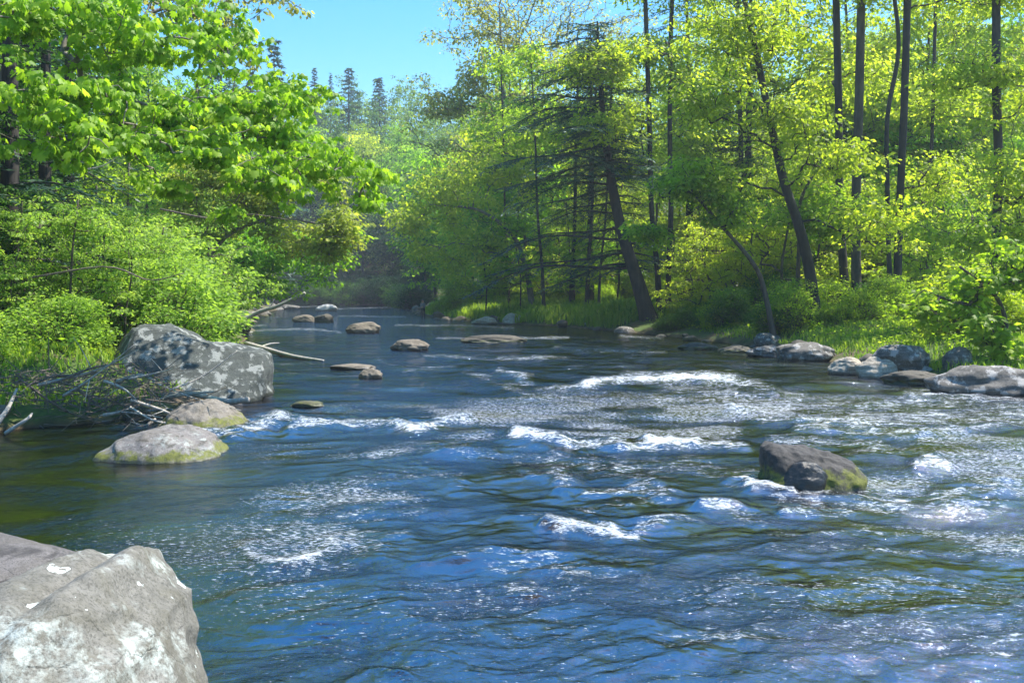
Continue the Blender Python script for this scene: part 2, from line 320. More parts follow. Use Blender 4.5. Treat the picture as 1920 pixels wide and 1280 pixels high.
PXo, RY = np.meshgrid(cc, rowY); X = PXo*RY/F; Y = RY.copy()
px = 960+PXo; py = HZ+np.repeat(tt[:, None], len(cc), 1)
foam = np.zeros(X.shape); ridge = np.zeros(X.shape)
wx = 22*fbm(px/70, py/28, 0, 31, 3); wy = 5*fbm(px/60, py/30, 0, 33, 3)
for pts, w, s in FOAM_GLINTS:
    s = s*(0.9 if w > 5 else 0.72)
    pts = np.array(pts, float); xs, ys = pts.min(0), pts.max(0)
    sel = (px > xs[0]-90) & (px < ys[0]+90) & (py > xs[1]-w*5-12) & (py < ys[1]+w*5+12)
    if not sel.any(): continue
    k = max(0.12, min(1.0, (ys[1]-HZ)/350))
    ax_, ay_ = px[sel]+wx[sel]*k, py[sel]+wy[sel]*k
    best = np.full(ax_.shape, 1e9)
    for a, b in zip(pts[:-1], pts[1:]):
        ab = b-a; t = np.clip(((ax_-a[0])*ab[0]+(ay_-a[1])*ab[1])/(ab@ab), 0, 1)
        dx = (ax_-a[0]-t*ab[0])/(w*2.6); dy = (ay_-a[1]-t*ab[1])
        dy = np.where(dy > 0, dy/(w*0.85), dy/(w*1.7))
        best = np.minimum(best, np.hypot(dx, dy))
    f_ = s*np.exp(-best**2)
    foam[sel] = np.maximum(foam[sel], f_)
    hw = w*RY[sel]/np.maximum(py[sel]-HZ, 5)
    ridge[sel] = np.maximum(ridge[sel], min(s, 1.0)*np.exp(-(best*0.7)**2)*np.minimum(0.30*hw, 0.085)*(1 if w < 13 else 0.5))
dl, dr = polydist(X, Y, LS), polydist(X, Y, RS)
shore = np.clip(np.minimum(dl, dr)/1.5, 0, 1)
calm = np.clip(1-np.clip((-1.0-X)/2.5, 0, 1)*np.clip((13.5-Y)/2, 0, 1)*0.75, 0.2, 1)   # quiet cove on the left
sp_ = np.maximum(RY**2/(F*H)*1.4, 0.01)                                    # row spacing
def band(wl): return np.clip(wl/sp_/2.2-0.6, 0, 1)
turb = np.clip(0.45+0.55*fbm(X*0.22, Y*0.16, 0, 41, 3)+6*ridge, 0.15, 1.5)
ca, sa = math.cos(R(-24)), math.sin(R(-24))
xr, yr = X*ca-Y*sa, X*sa+Y*ca
wpx, wpy = X+0.5*fbm(X*.8, Y*.8, 0, 51, 2), Y+0.35*fbm(X*.9, Y*.9, 0, 53, 2)
Z = 0.060*fbm(wpx*0.45, wpy*0.8, 0, 61, 2)*band(1.2)
Z += 0.042*(1-2*np.abs(noise(xr*0.9, yr*1.9, 0, 63)))*band(0.6)*turb
Z += 0.026*(1-2*np.abs(noise(wpx*2.1, wpy*3.4, 0, 65)))*band(0.3)*turb
Z += 0.011*fbm(xr*4.5, yr*8, 0, 67, 2)*band(0.15)*(0.4+turb)
Z += 0.0045*fbm(wpx*13, wpy*20, 0, 69, 2)*band(0.06)*(0.3+turb)
Z *= 0.62*calm*(0.35+0.65*shore)
Z += ridge*(1+0.45*fbm(X*3, Y*4, 0, 71, 3))
foam = foam*(0.9+0.25*fbm(X*1.2, Y*1.2, 0, 73, 3))
# faint broken foam everywhere the run is fast
fast = np.clip((X+2.5)/4, 0, 1)*np.clip((26-Y)/10, 0, 1)*np.clip((Y-3.5)/3, 0, 1)
foam = np.maximum(foam, 0.20*fast*np.clip(0.5+fbm(X*0.6, Y*0.45, 0, 75, 3), 0, 1))
glint_fleck = np.clip(0.26+1.4*fbm(X*0.5+3, Y*0.7, 0, 77, 3), 0, 1)*np.clip((Y-3)/4, 0.45, 1)*np.clip((60-Y)/30, 0, 1)*np.clip((X+4.5)/4+0.25, 0.12, 1)*shore  # bubble flecks that also paint sun sparkle into the water colour
glint_fleck = np.maximum(glint_fleck*np.clip((24-Y)/9, 0, 1), np.clip(foam*0.85, 0, 1)*np.clip((34-Y)/12, 0.2, 1))
chop = (1+2.4*np.clip((Y-11)/26, 0, 1))*(0.4+0.6*shore)*np.where(calm < 0.7, 0.7, 1.0)
V, q = gridmesh(X, Y, Z)
m, nt, out = newmat('river_water'); L = nt.links
fa = nd(nt, 'ShaderNodeAttribute', attribute_name='foam')
v1 = texco(nt, (1, 1.5, 1), (0, 0, R(-14)))
v2 = texco(nt, (1, 1.25, 1), (0, 0, R(20)))
nA = noisen(nt, v1, 3.2, 5, 0.6, 0.5); nB = noisen(nt, v2, 12, 5, 0.66, 0.4); nC = noisen(nt, v1, 34, 3, 0.65)
hsum = mathn(nt, 'ADD', mathn(nt, 'ADD', mathn(nt, 'MULTIPLY', nA, 0.5), mathn(nt, 'MULTIPLY', nB, 0.72)), mathn(nt, 'MULTIPLY', nC, 0.24))
bp = nd(nt, 'ShaderNodeBump'); bp.inputs['Strength'].default_value = 1.0; bp.inputs['Distance'].default_value = 0.024
patch = ramp(nt, noisen(nt, texco(nt, (0.8, 1.3, 1), (0, 0, R(25))), 0.9, 4, 0.6, 0.8), [(0.38, (0.25,)*3), (0.50, (0.6,)*3), (0.62, (1.5,)*3)])
ch = nd(nt, 'ShaderNodeAttribute', attribute_name='chop')
hsum = mathn(nt, 'MULTIPLY', mathn(nt, 'SUBTRACT', hsum, 0.85), mathn(nt, 'MULTIPLY', patch, ch.outputs['Fac']))
L.new(hsum, bp.inputs['Height'])
fr = nd(nt, 'ShaderNodeFresnel'); fr.inputs['IOR'].default_value = 1.33; L.new(bp.outputs[0], fr.inputs['Normal'])
gl = nd(nt, 'ShaderNodeBsdfGlossy'); gl.inputs['Roughness'].default_value = 0.04; L.new(bp.outputs[0], gl.inputs['Normal']); gl.inputs['Color'].default_value = (0.38, 0.37, 0.39, 1)
tr = nd(nt, 'ShaderNodeBsdfTransparent'); tr.inputs['Color'].default_value = (0.60, 0.52, 0.30, 1)
df = nd(nt, 'ShaderNodeBsdfDiffuse'); df.inputs['Color'].default_value = (0.014, 0.020, 0.016, 1)
b0 = nd(nt, 'ShaderNodeMixShader'); b0.inputs[0].default_value = 0.35; L.new(tr.outputs[0], b0.inputs[1]); L.new(df.outputs[0], b0.inputs[2])
b1 = nd(nt, 'ShaderNodeMixShader'); L.new(fr.outputs[0], b1.inputs[0]); L.new(b0.outputs[0], b1.inputs[1]); L.new(gl.outputs[0], b1.inputs[2])
# foam mask: attribute broken up by stretched noise
vf = texco(nt, (0.75, 1.5, 1), (0, 0, R(-8)))
nf1 = noisen(nt, vf, 6.5, 8, 0.74, 0.8); nf2 = noisen(nt, vf, 30, 5, 0.75)
gate = mathn(nt, 'MULTIPLY', fa.outputs['Fac'], 3.0, clamp=True)
fm = mathn(nt, 'ADD', fa.outputs['Fac'], mathn(nt, 'MULTIPLY', gate, mathn(nt, 'ADD', mathn(nt, 'MULTIPLY', mathn(nt, 'SUBTRACT', nf1, 0.52), 3.6), mathn(nt, 'MULTIPLY', mathn(nt, 'SUBTRACT', nf2, 0.5), 3.0))))
fl_ = nd(nt, 'ShaderNodeAttribute', attribute_name='glint_fleck'); nf3 = noisen(nt, texco(nt, (0.5, 1.9, 1), (0, 0, R(-12))), 34, 3, 0.7)
flm = ramp(nt, mathn(nt, 'ADD', nf3, mathn(nt, 'MULTIPLY', fl_.outputs['Fac'], 0.22)), [(0.745, (0, 0, 0)), (0.82, (0.85,)*3)])
fmask = ramp(nt, fm, [(0.46, (0, 0, 0)), (0.78, (0.38,)*3), (1.25, (0.88,)*3)])
fw = nd(nt, 'ShaderNodeBsdfPrincipled'); fw.inputs['Base Color'].default_value = (0.66, 0.70, 0.73, 1); fw.inputs['Roughness'].default_value = 0.45
bf = nd(nt, 'ShaderNodeBump'); bf.inputs['Strength'].default_value = 1; bf.inputs['Distance'].default_value = 0.05; L.new(mathn(nt, 'ADD', nf1, mathn(nt, 'MULTIPLY', nf2, 0.4)), bf.inputs['Height']); L.new(bf.outputs[0], fw.inputs['Normal'])
b2 = nd(nt, 'ShaderNodeMixShader'); L.new(mathn(nt, 'MAXIMUM', fmask, flm), b2.inputs[0]); L.new(b1.outputs[0], b2.inputs[1]); L.new(fw.outputs[0], b2.inputs[2]); L.new(b2.outputs[0], out.inputs[0])
o = obj('water', mesh('water', V, [q], attrs={'foam': foam.ravel(), 'glint_fleck': glint_fleck.ravel(), 'chop': chop.ravel()}), m); tag(o, kind='structure')

# ------------------------------------------------------------------ rocks
import bmesh
_ico = {}
def ico(n):
    if n not in _ico:
        bm = bmesh.new(); bmesh.ops.create_icosphere(bm, subdivisions=n, radius=1)
        V = np.array([v.co[:] for v in bm.verts]); Fc = np.array([[v.index for v in f.verts] for f in bm.faces]); bm.free()
        V /= np.linalg.norm(V, axis=1)[:, None]; _ico[n] = (V, Fc)
    return _ico[n]
def rock_geo(seed, size, planes=12, sub=5, rough=0.10, pw=16., flat=1.0):
    r = np.random.default_rng(seed); V, Fc = ico(sub)
    N = r.normal(size=(planes, 3)); N[:, 2] *= flat; N /= np.linalg.norm(N, axis=1)[:, None]
    d = r.uniform(0.72, 1.0, planes)
    c = np.clip(V@N.T, 0.02, None)/d
    rad = 1/np.power(np.power(c, pw).sum(1)+1.0, 1/pw)
    P = V*rad[:, None]
    n1 = fbm(P[:, 0]*2+seed, P[:, 1]*2, P[:, 2]*2, seed, 4); n2 = 1-2*np.abs(noise(P[:, 0]*4, P[:, 1]*4+seed, P[:, 2]*4, seed+3))
    P = P*(1+rough*n1+rough*0.35*n2)[:, None]
    return P*np.array(size), Fc
def rock(name, loc, size, seed, mat, label, group=None, rz=0, tilt=(0, 0), cat='rock', **kw):
    P, Fc = rock_geo(seed, size, **kw)
    E = np.array(Matrix.Rotation(rz, 3, 'Z')@Matrix.Rotation(tilt[0], 3, 'X')@Matrix.Rotation(tilt[1], 3, 'Y'))
    o = obj(name, mesh(name, P@E.T, [Fc]), mat, loc=loc)
    return tag(o, label, cat, group)
def rock_px(name, x0, x1, ytop, ybase, seed, mat, label, depth=1.0, sink=0.35, z0=0.0, **kw):
    """rock whose picture box is x0..x1, ytop..ybase; stands with its front foot at height z0"""
    f = W((x0+x1)/2, ybase, z0); w = (x1-x0)/F*f[1]; h = (ybase-ytop)/F*f[1]
    dp = w*0.5*depth
    # the top sits half the depth further back: correct the height for it
    yc = f[1]+dp*0.8
    ztop = H-(ytop-HZ)*yc/F
    h = max(ztop-z0, 0.05); hh = (h+sink*h+0.05)/2
    return rock(name, ((x0+x1)/2*0+((x0+x1)/2-960)*yc/F, yc, ztop-hh), (w/2*1.12, dp, hh*1.12), seed, mat, label, **kw)
def rock_outline(name, pts, Y0, T, mat, label, seed, lean=0.0, power=0.6, sub=6, rough=0.03, cen=None, cat='rock', cuts=()):
    """a boulder whose outline seen from the camera side is pts (photo px at distance Y0), with real thickness T"""
    P = np.array([D(x, y, Y0) for x, y in pts]); Q = P[:, [0, 2]]
    c = Q.mean(0) if cen is None else np.array([D(*cen, Y0)[0], D(*cen, Y0)[2]])
    A = Q-c; th = np.arctan2(A[:, 1], A[:, 0]); rr = np.hypot(A[:, 0], A[:, 1])
    # resample polygon radius by ray casting
    TH = np.linspace(-math.pi, math.pi, 721); RR = np.zeros(721)
    for k, t in enumerate(TH):
        d = np.array([math.cos(t), math.sin(t)]); best = 0
        for a, b in zip(A, np.roll(A, -1, 0)):
            e = b-a; den = d[0]*e[1]-d[1]*e[0]
            if abs(den) < 1e-9: continue
            s = (a[0]*e[1]-a[1]*e[0])/den; w = (a[0]*d[1]-a[1]*d[0])/den
            if s > 0 and -1e-6 <= w <= 1+1e-6: best = max(best, s)
        RR[k] = best
    V, Fc = ico(sub)
    t = np.arctan2(V[:, 2], V[:, 0]); rho = np.hypot(V[:, 0], V[:, 2]); Rt = np.interp(t, TH, RR)
    rp = np.power(rho, power); yp = np.sign(V[:, 1])*np.power(np.abs(V[:, 1]), 0.75)
    x = Rt*rp*np.cos(t); z = Rt*rp*np.sin(t); y = T*yp
    P = np.stack([x, y, z], 1)
    s = 1.6/max(T, 0.3)
    n1 = fbm(P[:, 0]*s+seed, P[:, 1]*s, P[:, 2]*s, seed, 5); n2 = 1-2*np.abs(fbm(P[:, 0]*s*1.6, P[:, 1]*s*1.6+seed, P[:, 2]*s*1.6, seed+3, 2))
    nn = V/np.linalg.norm(V, axis=1)[:, None]
    P = P+nn*((rough*n1+rough*0.6*n2)*T)[:, None]
    for (n, d) in cuts:
        n = np.array(n, float); n /= np.linalg.norm(n); e = np.clip(P@n-d, 0, None); P = P-n*(e*0.9)[:, None]
    P[:, 1] += -lean*(z.max()-z)
    o = obj(name, mesh(name, P, [Fc]), mat, loc=(c[0], Y0, c[1]))
    return tag(o, label, cat)

rock_outline('granite_boulder', [(-80,1165),(-30,1130),(10,1100),(55,1068),(95,1054),(125,1056),(150,1072),(172,1062),(200,1054),(222,1064),(250,1102),(278,1136),(306,1156),(314,1196),(342,1246),(372,1296),(380,1340),(360,1430),(-80,1450)],
   3.0, 0.62, M['granite'], 'large pale granite boulder spotted with white lichen, closest to the camera', 11, lean=0.35, power=0.66, cen=(130, 1280), rough=0.05)
rock('rock_ledge', (-4.05, 6.2, -0.06), (1.35, 0.95, 0.34), 21, M['ledge'], 'low pinkish grey layered rock ledge behind the lichened granite boulder', rz=0.1, sub=6, rough=0.05)
rock_outline('stone_boulder', [(205,700),(212,668),(232,628),(250,613),(300,612),(345,622),(385,642),(440,652),(500,664),(508,690),(506,748),(440,800),(330,800),(240,790),(200,760)],
   17.3, 1.35, M['boulder'], 'big dark angular boulder with pale blotches at the left bank', 5, lean=0.25, power=0.5, cen=(350, 720), rough=0.06, cuts=[((0.25, -0.6, 0.55), 0.95), ((-0.8, -0.5, 0.35), 1.25)])
rock_outline('moss_rock', [(308,840),(316,795),(328,768),(352,757),(392,753),(425,764),(450,778),(464,792),(462,840)], 13.6, 0.6, M['mossy'], 'pale rock with a mossy green lower edge in front of the big boulder', 31, lean=0.5, power=0.5, cen=(388,800), rough=0.07)
rock_outline('flat_rock', [(185,910),(200,862),(220,836),(252,814),(300,801),(352,803),(396,818),(428,842),(446,866),(446,910)], 11.2, 0.62, M['flat_pitted'], 'broad low pitted grey rock at the water edge below the mossy rock', 33, lean=0.6, power=0.5, cen=(320,872), rough=0.06)
rock_outline('midstream_rock', [(1420,960),(1420,905),(1426,872),(1428,838),(1440,830),(1500,838),(1545,846),(1585,862),(1606,885),(1600,910),(1580,960)],
   9.3, 0.32, M['wet_moss'], 'dark wet flat topped rock with bright moss bands standing in the rapids', 14, lean=0.45, power=0.5, cen=(1510, 900), rough=0.07)
rock_px('wet_stone', 1468, 1552, 872, 926, 41, M['black_wet'], 'black glossy wet stone touching the front of the mossy midstream rock', depth=0.55, rough=0.08)
rock_px('pale_rock', 653, 712, 605, 625, 42, M['river_rock'], 'pale humped rock midstream, right of the far fallen log', depth=0.7)
rock_px('tan_rock', 738, 801, 637, 657, 43, M['river_rock'], 'tan rounded rock midstream, nearest to the dark flat rock', depth=0.7)
rock_px('dark_flat_rock', 868, 980, 628, 643, 44, M['dark_rock'], 'long dark low rock lying across the current', depth=0.5)
rock_px('slab_rock', 620, 706, 683, 693, 45, M['river_rock'], 'thin flat brown slab just above the water', depth=0.5, flat=0.5)
rock_px('small_rock', 672, 716, 692, 711, 46, M['river_rock'], 'small wet brown rock in front of the thin flat slab', depth=0.8)
rock_px('white_rock', 594, 631, 571, 583, 47, M['white_rock'], 'whitish rock far upstream under the dark far trees', depth=0.6)
rock_px('brown_rock', 552, 594, 591, 604, 48, M['river_rock'], 'low tan rock upstream, left one of a touching pair', depth=0.6)
rock_px('brown_rock', 590, 627, 589, 605, 49, M['dark_rock'], 'dark brown rock upstream, right one of a touching pair', depth=0.7)
rock_px('grey_rock', 446, 480, 570, 583, 50, M['bank_rock'], 'grey rock at the far left shore above the log foot', depth=0.6)
rock_px('grey_rock', 462, 505, 583, 592, 51, M['bank_rock'], 'low grey rock just under the leaning dead log', depth=0.6)
rock_px('grey_rock', 515, 560, 572, 579, 58, M['bank_rock'], 'small grey rock behind the tip of the leaning dead log', depth=0.6)
rock_px('pale_shore_rock', 798, 838, 567, 582, 52, M['tan_rock'], 'pale pinkish rock on the far shore behind the wading person', depth=0.6)
rock_px('dark_shore_rock', 812, 834, 584, 598, 53, M['dark_rock'], 'small dark rock at the grassy shore right of the wading person', depth=0.7)
rock_px('pale_shore_rock', 888, 930, 594, 608, 54, M['tan_rock'], 'flat pale rock on the grassy far shore', depth=0.6)
rock_px('pale_shore_rock', 945, 985, 589, 608, 55, M['tan_rock'], 'upright tan rock on the grassy far shore', depth=0.7)
rock_px('pale_shore_rock', 1090, 1116, 604, 615, 56, M['white_rock'], 'small white rock on the shore left of the leaning hemlock', depth=0.7)
rock_px('submerged_rock', 548, 612, 752, 764, 57, M['dark_rock'], 'dark flat rock barely breaking the surface beside the big boulder', depth=0.7, flat=0.5)
rock_px('tan_shore_rock', 1556, 1618, 670, 702, 60, M['tan_rock'], 'sunlit tan rock on the right shore, left one of a touching pair', depth=0.8, z0=0.0)
rock_px('tan_shore_rock', 1608, 1684, 670, 710, 61, M['tan_rock'], 'sunlit tan rock on the right shore, right one of a touching pair', depth=0.8, z0=0.0)
rock_px('bank_boulder', 1640, 1738, 646, 690, 62, M['bank_rock'], 'rounded grey boulder half hidden in grass on the right bank', depth=0.8, z0=0.25)
rock_px('bank_rock', 1772, 1822, 652, 692, 63, M['bank_rock'], 'grey rock on the right bank above the long flat ledge', depth=0.8, z0=0.25)
rock_px('flat_bank_ledge', 1752, 1990, 683, 745, 64, M['bank_rock'], 'long flat layered ledge reaching into the water at the right edge', depth=0.55, z0=-0.02)
rock_px('low_bank_rock', 1655, 1770, 694, 722, 65, M['dark_rock'], 'low dark wet rock between the tan pair and the long ledge', depth=0.6)
rock_px('low_bank_rock', 1680, 1750, 684, 702, 67, M['bank_rock'], 'low grey rock behind the dark wet rock on the right shore', depth=0.6, z0=0.1)
rock_px('shore_rock', 1405, 1470, 648, 668, 66, M['bank_rock'], 'grey shore rock at the foot of the thin leaning trunk', depth=0.7)
rock_px('shore_rock', 1455, 1560, 640, 678, 68, M['bank_rock'], 'wide mottled shore rock below the curved trunk', depth=0.7)
rock_px('dark_water_rock', 1275, 1345, 642, 656, 69, M['dark_rock'], 'dark mossy rock in the shade below the right bank', depth=0.6)
rock_px('dark_water_rock', 1350, 1410, 648, 662, 70, M['dark_rock'], 'dark rock in bank shade beside the grey shore rocks', depth=0.6)
# shore stones
protos = [mesh('shore_stone', *(lambda g: (g[0], [g[1]]))(rock_geo(200+k, (1, 0.8, 0.6), sub=3, rough=0.06))) for k in range(5)]
def shore_stones(P, n, lab, grp, seed, lo=0.12, hi=0.45, tmin=0, tmax=1, mats=('bank_rock', 'river_rock', 'dark_rock')):
    r = np.random.default_rng(seed); seg = np.linalg.norm(np.diff(P, axis=0), axis=1); cs = np.concatenate([[0], np.cumsum(seg)])
    for k in range(n):
        s = r.uniform(tmin, tmax); j = min(np.searchsorted(cs, s)-1, len(seg)-1); j = max(j, 0)
        p = P[j]+(P[j+1]-P[j])*((s-cs[j])/seg[j])+r.normal(0, 0.35, 2)
        sc = r.uniform(lo, hi)*(1 if r.random() < 0.8 else 1.6)
        o = obj('shore_stone', protos[k % 5], M[mats[r.integers(len(mats))]], loc=(p[0], p[1], max(gz(*p), -0.12)+sc*0.15))
        o.scale = (sc, sc, sc); o.rotation_euler = (r.uniform(-.3, .3), r.uniform(-.3, .3), r.uniform(0, 6.28))
        tag(o, lab, 'stone', grp)
def arclen(P, y): 
    seg = np.linalg.norm(np.diff(P, axis=0), axis=1); cs = np.concatenate([[0], np.cumsum(seg)])
    return float(np.interp(y, P[:, 1], cs))
shore_stones(RS, 46, 'small stone strewn along the right shore of the river', 'stones along the right shore', 1, tmin=arclen(RS, 15), tmax=arclen(RS, 42))
shore_stones(RS, 34, 'small stone at the foot of the far grassy bank', 'stones below the far grassy bank', 2, lo=0.2, hi=0.6, tmin=arclen(RS, 43), tmax=arclen(RS, 125))
shore_stones(LS, 22, 'small stone at the edge of the quiet left cove', 'stones around the left cove', 3, lo=0.08, hi=0.25, tmin=arclen(LS, 7), tmax=arclen(LS, 13.5))
shore_stones(LS, 22, 'small stone along the far left shore', 'stones along the far left shore', 4, lo=0.2, hi=0.6, tmin=arclen(LS, 40), tmax=arclen(LS, 110))

# ------------------------------------------------------------------ wood geometry
def smooth_path(pts, n):
    P = np.asarray(pts, float); P = np.vstack([2*P[0]-P[1], P, 2*P[-1]-P[-2]])
    out = []
    m = len(P)-3
    for t in np.linspace(0, m-1e-6, n):
        i = int(t); f = t-i; p0, p1, p2, p3 = P[i:i+4]
        out.append(0.5*((2*p1)+(-p0+p2)*f+(2*p0-5*p1+4*p2-p3)*f*f+(-p0+3*p1-3*p2+p3)*f**3))
    return np.array(out)
def tube(path, rad, sides=10, seed=0, rough=0.06, close=True):
    P = np.asarray(path); n = len(P); T = np.gradient(P, axis=0); T /= np.linalg.norm(T, axis=1)[:, None]+1e-9
    up = np.array([1.0, 0.13, 0.07]); A = np.cross(T, up); bad = np.linalg.norm(A, axis=1) < 0.2
    A[bad] = np.cross(T[bad], np.array([0.1, 1, 0.2])); A /= np.linalg.norm(A, axis=1)[:, None]; B = np.cross(T, A)
    a = np.linspace(0, 2*math.pi, sides, endpoint=False)
    rr = np.asarray(rad)[:, None]*(1+rough*fbm(np.cos(a)[None]*1.5+seed, np.sin(a)[None]*1.5, np.arange(n)[:, None]*0.4, seed+1, 2))
    V = P[:, None]+rr[..., None]*(np.cos(a)[None, :, None]*A[:, None]+np.sin(a)[None, :, None]*B[:, None])
    V = V.reshape(-1, 3); i = np.arange(n*sides).reshape(n, sides); j = np.roll(i, -1, 1)
    q = np.stack([i[:-1], j[:-1], j[1:], i[1:]], -1).reshape(-1, 4)
    c = len(V); V = np.vstack([V, P[0], P[-1]])
    t1 = np.stack([j[0], i[0], np.full(sides, c)], 1); t2 = np.stack([i[-1], j[-1], np.full(sides, c+1)], 1)
    return V, q, np.vstack([t1, t2])
def frusta(A, B, ra, rb, sides=4):
    T = B-A; Ln = np.linalg.norm(T, axis=1); ok = Ln > 1e-5; A, B, ra, rb, T = A[ok], B[ok], ra[ok], rb[ok], T[ok]/Ln[ok][:, None]
    up = np.tile([0.21, 0.13, 0.97], (len(T), 1)); up[np.abs(T[:, 2]) > 0.9] = [1, 0.1, 0]
    U = np.cross(T, up); U /= np.linalg.norm(U, axis=1)[:, None]; Wv = np.cross(T, U)
    a = np.linspace(0, 2*math.pi, sides, endpoint=False)
    ring = np.cos(a)[None, :, None]*U[:, None]+np.sin(a)[None, :, None]*Wv[:, None]
    A = A-T*ra[:, None]*0.5
    V = np.concatenate([A[:, None]+ring*ra[:, None, None], B[:, None]+ring*rb[:, None, None]], 1)
    n = len(T); base = (np.arange(n)*2*sides)[:, None]; i = np.arange(sides); j = (i+1) % sides
    q = np.stack([base+i, base+j, base+j+sides, base+i+sides], -1).reshape(-1, 4)
    return V.reshape(-1, 3), q
def merge(parts):
    """parts: list of (V, [polys...], attr or None)"""
    Vs, P3, P4, At = [], [], [], []; off = 0
    for V, polys, a in parts:
        Vs.append(V); At.append(a if a is not None else np.zeros(len(V)))
        for p in polys:
            (P3 if p.shape[1] == 3 else P4).append(p+off)
        off += len(V)
    pl = ([np.vstack(P3)] if P3 else [])+([np.vstack(P4)] if P4 else [])
    return np.vstack(Vs), pl, np.concatenate(At)

# ------------------------------------------------------------------ leaves
T_DIA = (np.array([(0, 0, 0), (0.30, 0.5, -0.07), (0, 1, -0.10), (-0.30, 0.5, -0.07)]), np.array([(0, 1, 2), (0, 2, 3)]))
T_MAPLE = (np.array([(0, 0, 0), (0.34, 0.05, -.08), (0.52, 0.42, -.16), (0.26, 0.48, -.07), (0.34, 0.80, -.14), (0.12, 0.74, -.05), (0, 1.05, -.14),
                     (-0.12, 0.74, -.05), (-0.34, 0.80, -.14), (-0.26, 0.48, -.07), (-0.52, 0.42, -.16), (-0.34, 0.05, -.08), (0, 0.45, 0.02)]),
           np.array([(12, i, i+1) for i in range(0, 11)]+[(12, 11, 0)]))
T_SPRAY = (np.array([(0, 0, 0), (0.11, 0.3, -0.02), (0.02, 1, -0.06), (-0.11, 0.35, -0.02)]), np.array([(0, 1, 2), (0, 2, 3)]))
def leaves(C, Dr, N, size, tmpl, tint):
    Dr = Dr/(np.linalg.norm(Dr, axis=1)[:, None]+1e-9); S = np.cross(Dr, N); S /= np.linalg.norm(S, axis=1)[:, None]+1e-9
    N = np.cross(S, Dr); tv, tf = tmpl
    V = C[:, None]+size[:, None, None]*(tv[None, :, 0:1]*S[:, None]+tv[None, :, 1:2]*Dr[:, None]+tv[None, :, 2:3]*N[:, None])
    n, k = len(C), len(tv)
    Fc = (tf[None]+(np.arange(n)*k)[:, None, None]).reshape(-1, 3)
    return V.reshape(-1, 3), [Fc], np.repeat(tint, k)
def cluster(tips, n, spread, size, r, droop=0.35, flat=0.35, tmpl=T_DIA, tilt=0.45, tv=0.14, tbase=None, up=0.0):
    K = len(tips); o = r.normal(size=(K, n, 3)); o /= np.linalg.norm(o, axis=2)[..., None]; o *= (r.random((K, n, 1))**0.45)
    dr = o+r.normal(0, .25, o.shape); dr[..., 2] = dr[..., 2]*0.3-droop
    off = o*np.array([spread, spread, spread*flat]); 
    off[..., 2] -= 0.25*spread*(off[..., 0]**2+off[..., 1]**2)/spread**2
    C = (tips[:, None]+off).reshape(-1, 3); Nn = r.normal(0, tilt, (K*n, 3)); Nn[:, 2] += 1
    tb = (r.normal(0.5, 0.17, K) if tbase is None else tbase)
    ti = np.clip(np.repeat(tb, n)+r.normal(0, tv, K*n), 0, 1)
    sz = size*np.repeat(r.uniform(0.75, 1.2, K), n)*r.uniform(0.45, 1.3, K*n)
    return leaves(C, dr.reshape(-1, 3), Nn, sz, tmpl, ti)

# ------------------------------------------------------------------ tree skeleton
def skeleton(trunk, trad, tips, r, r0=0.012, start=0.3, sag=0.06, upw=0.6):
    """join the tips to the trunk path: returns edge arrays"""
    n0 = len(trunk); s = int(n0*start)
    cap = len(tips)*3+n0+10
    N = np.zeros((cap, 3)); par = np.full(cap, -1); N[:n0] = trunk; par[1:n0] = np.arange(n0-1); cnt = n0
    ax = trunk[s:]
    dmin = np.array([np.min(np.linalg.norm(ax-t, axis=1)) for t in tips])
    for k in np.argsort(dmin):
        t = tips[k]; c = N[s:cnt]; d = t-c; dist = np.linalg.norm(d, axis=1)
        pen = dist+upw*np.clip(c[:, 2]-t[2]+0.35*np.hypot(d[:, 0], d[:, 1]), 0, None)
        j = int(np.argmin(pen))+s; a = N[j].copy(); L_ = np.linalg.norm(t-a)
        m = 1 if L_ < 0.5 else 2
        pj = j
        for q_ in range(1, m+1):
            f = q_/(m+1); p = a+(t-a)*f; p = p+r.normal(0, 0.07*L_, 3); p[2] += sag*L_*math.sin(f*math.pi)
            N[cnt] = p; par[cnt] = pj; pj = cnt; cnt += 1
        N[cnt] = t; par[cnt] = pj; cnt += 1
        if cnt > cap-4: break
    rad = np.zeros(cnt)
    for i in range(cnt-1, n0-1, -1):
        rad[i] = max(rad[i]**(1/2.3) if rad[i] > 0 else 0, r0)
        rad[par[i]] += rad[i]**2.3
    e = np.arange(n0, cnt); pa = par[e]
    rp = rad[pa].copy(); tr_ = pa < n0; rp[tr_] = np.minimum(rad[e[tr_]]*1.25, np.asarray(trad)[pa[tr_]]*0.8)
    mx = np.interp(np.arange(cnt) if False else pa, [0], [1])
    rc = np.minimum(rad[e], 0.55*max(trad)); rp = np.minimum(rp, 0.65*max(trad))
    return N[pa], N[e], rp, rc
def ell_pts(r, specs, n, shell=0.5, gap=None, gs=0.5, seed=0):
    """n points spread over ellipsoids [(centre, radii)]"""
    vol = np.array([np.prod(s[1])**(2/3.) for s in specs]); cnt = np.maximum(1, np.round(n*vol/vol.sum())).astype(int); out = []
    for (c, ra), m in zip(specs, cnt):
        k = m*3; o = r.normal(size=(k, 3)); o /= np.linalg.norm(o, axis=1)[:, None]; o *= (shell+(1-shell)*r.random((k, 1)))
        p = np.array(c)+o*np.array(ra)
        if gap is not None:
            g = noise(p[:, 0]*gs, p[:, 1]*gs, p[:, 2]*gs*1.4, seed+5); p = p[g > gap]
        out.append(p[:m])
    return np.vstack(out)
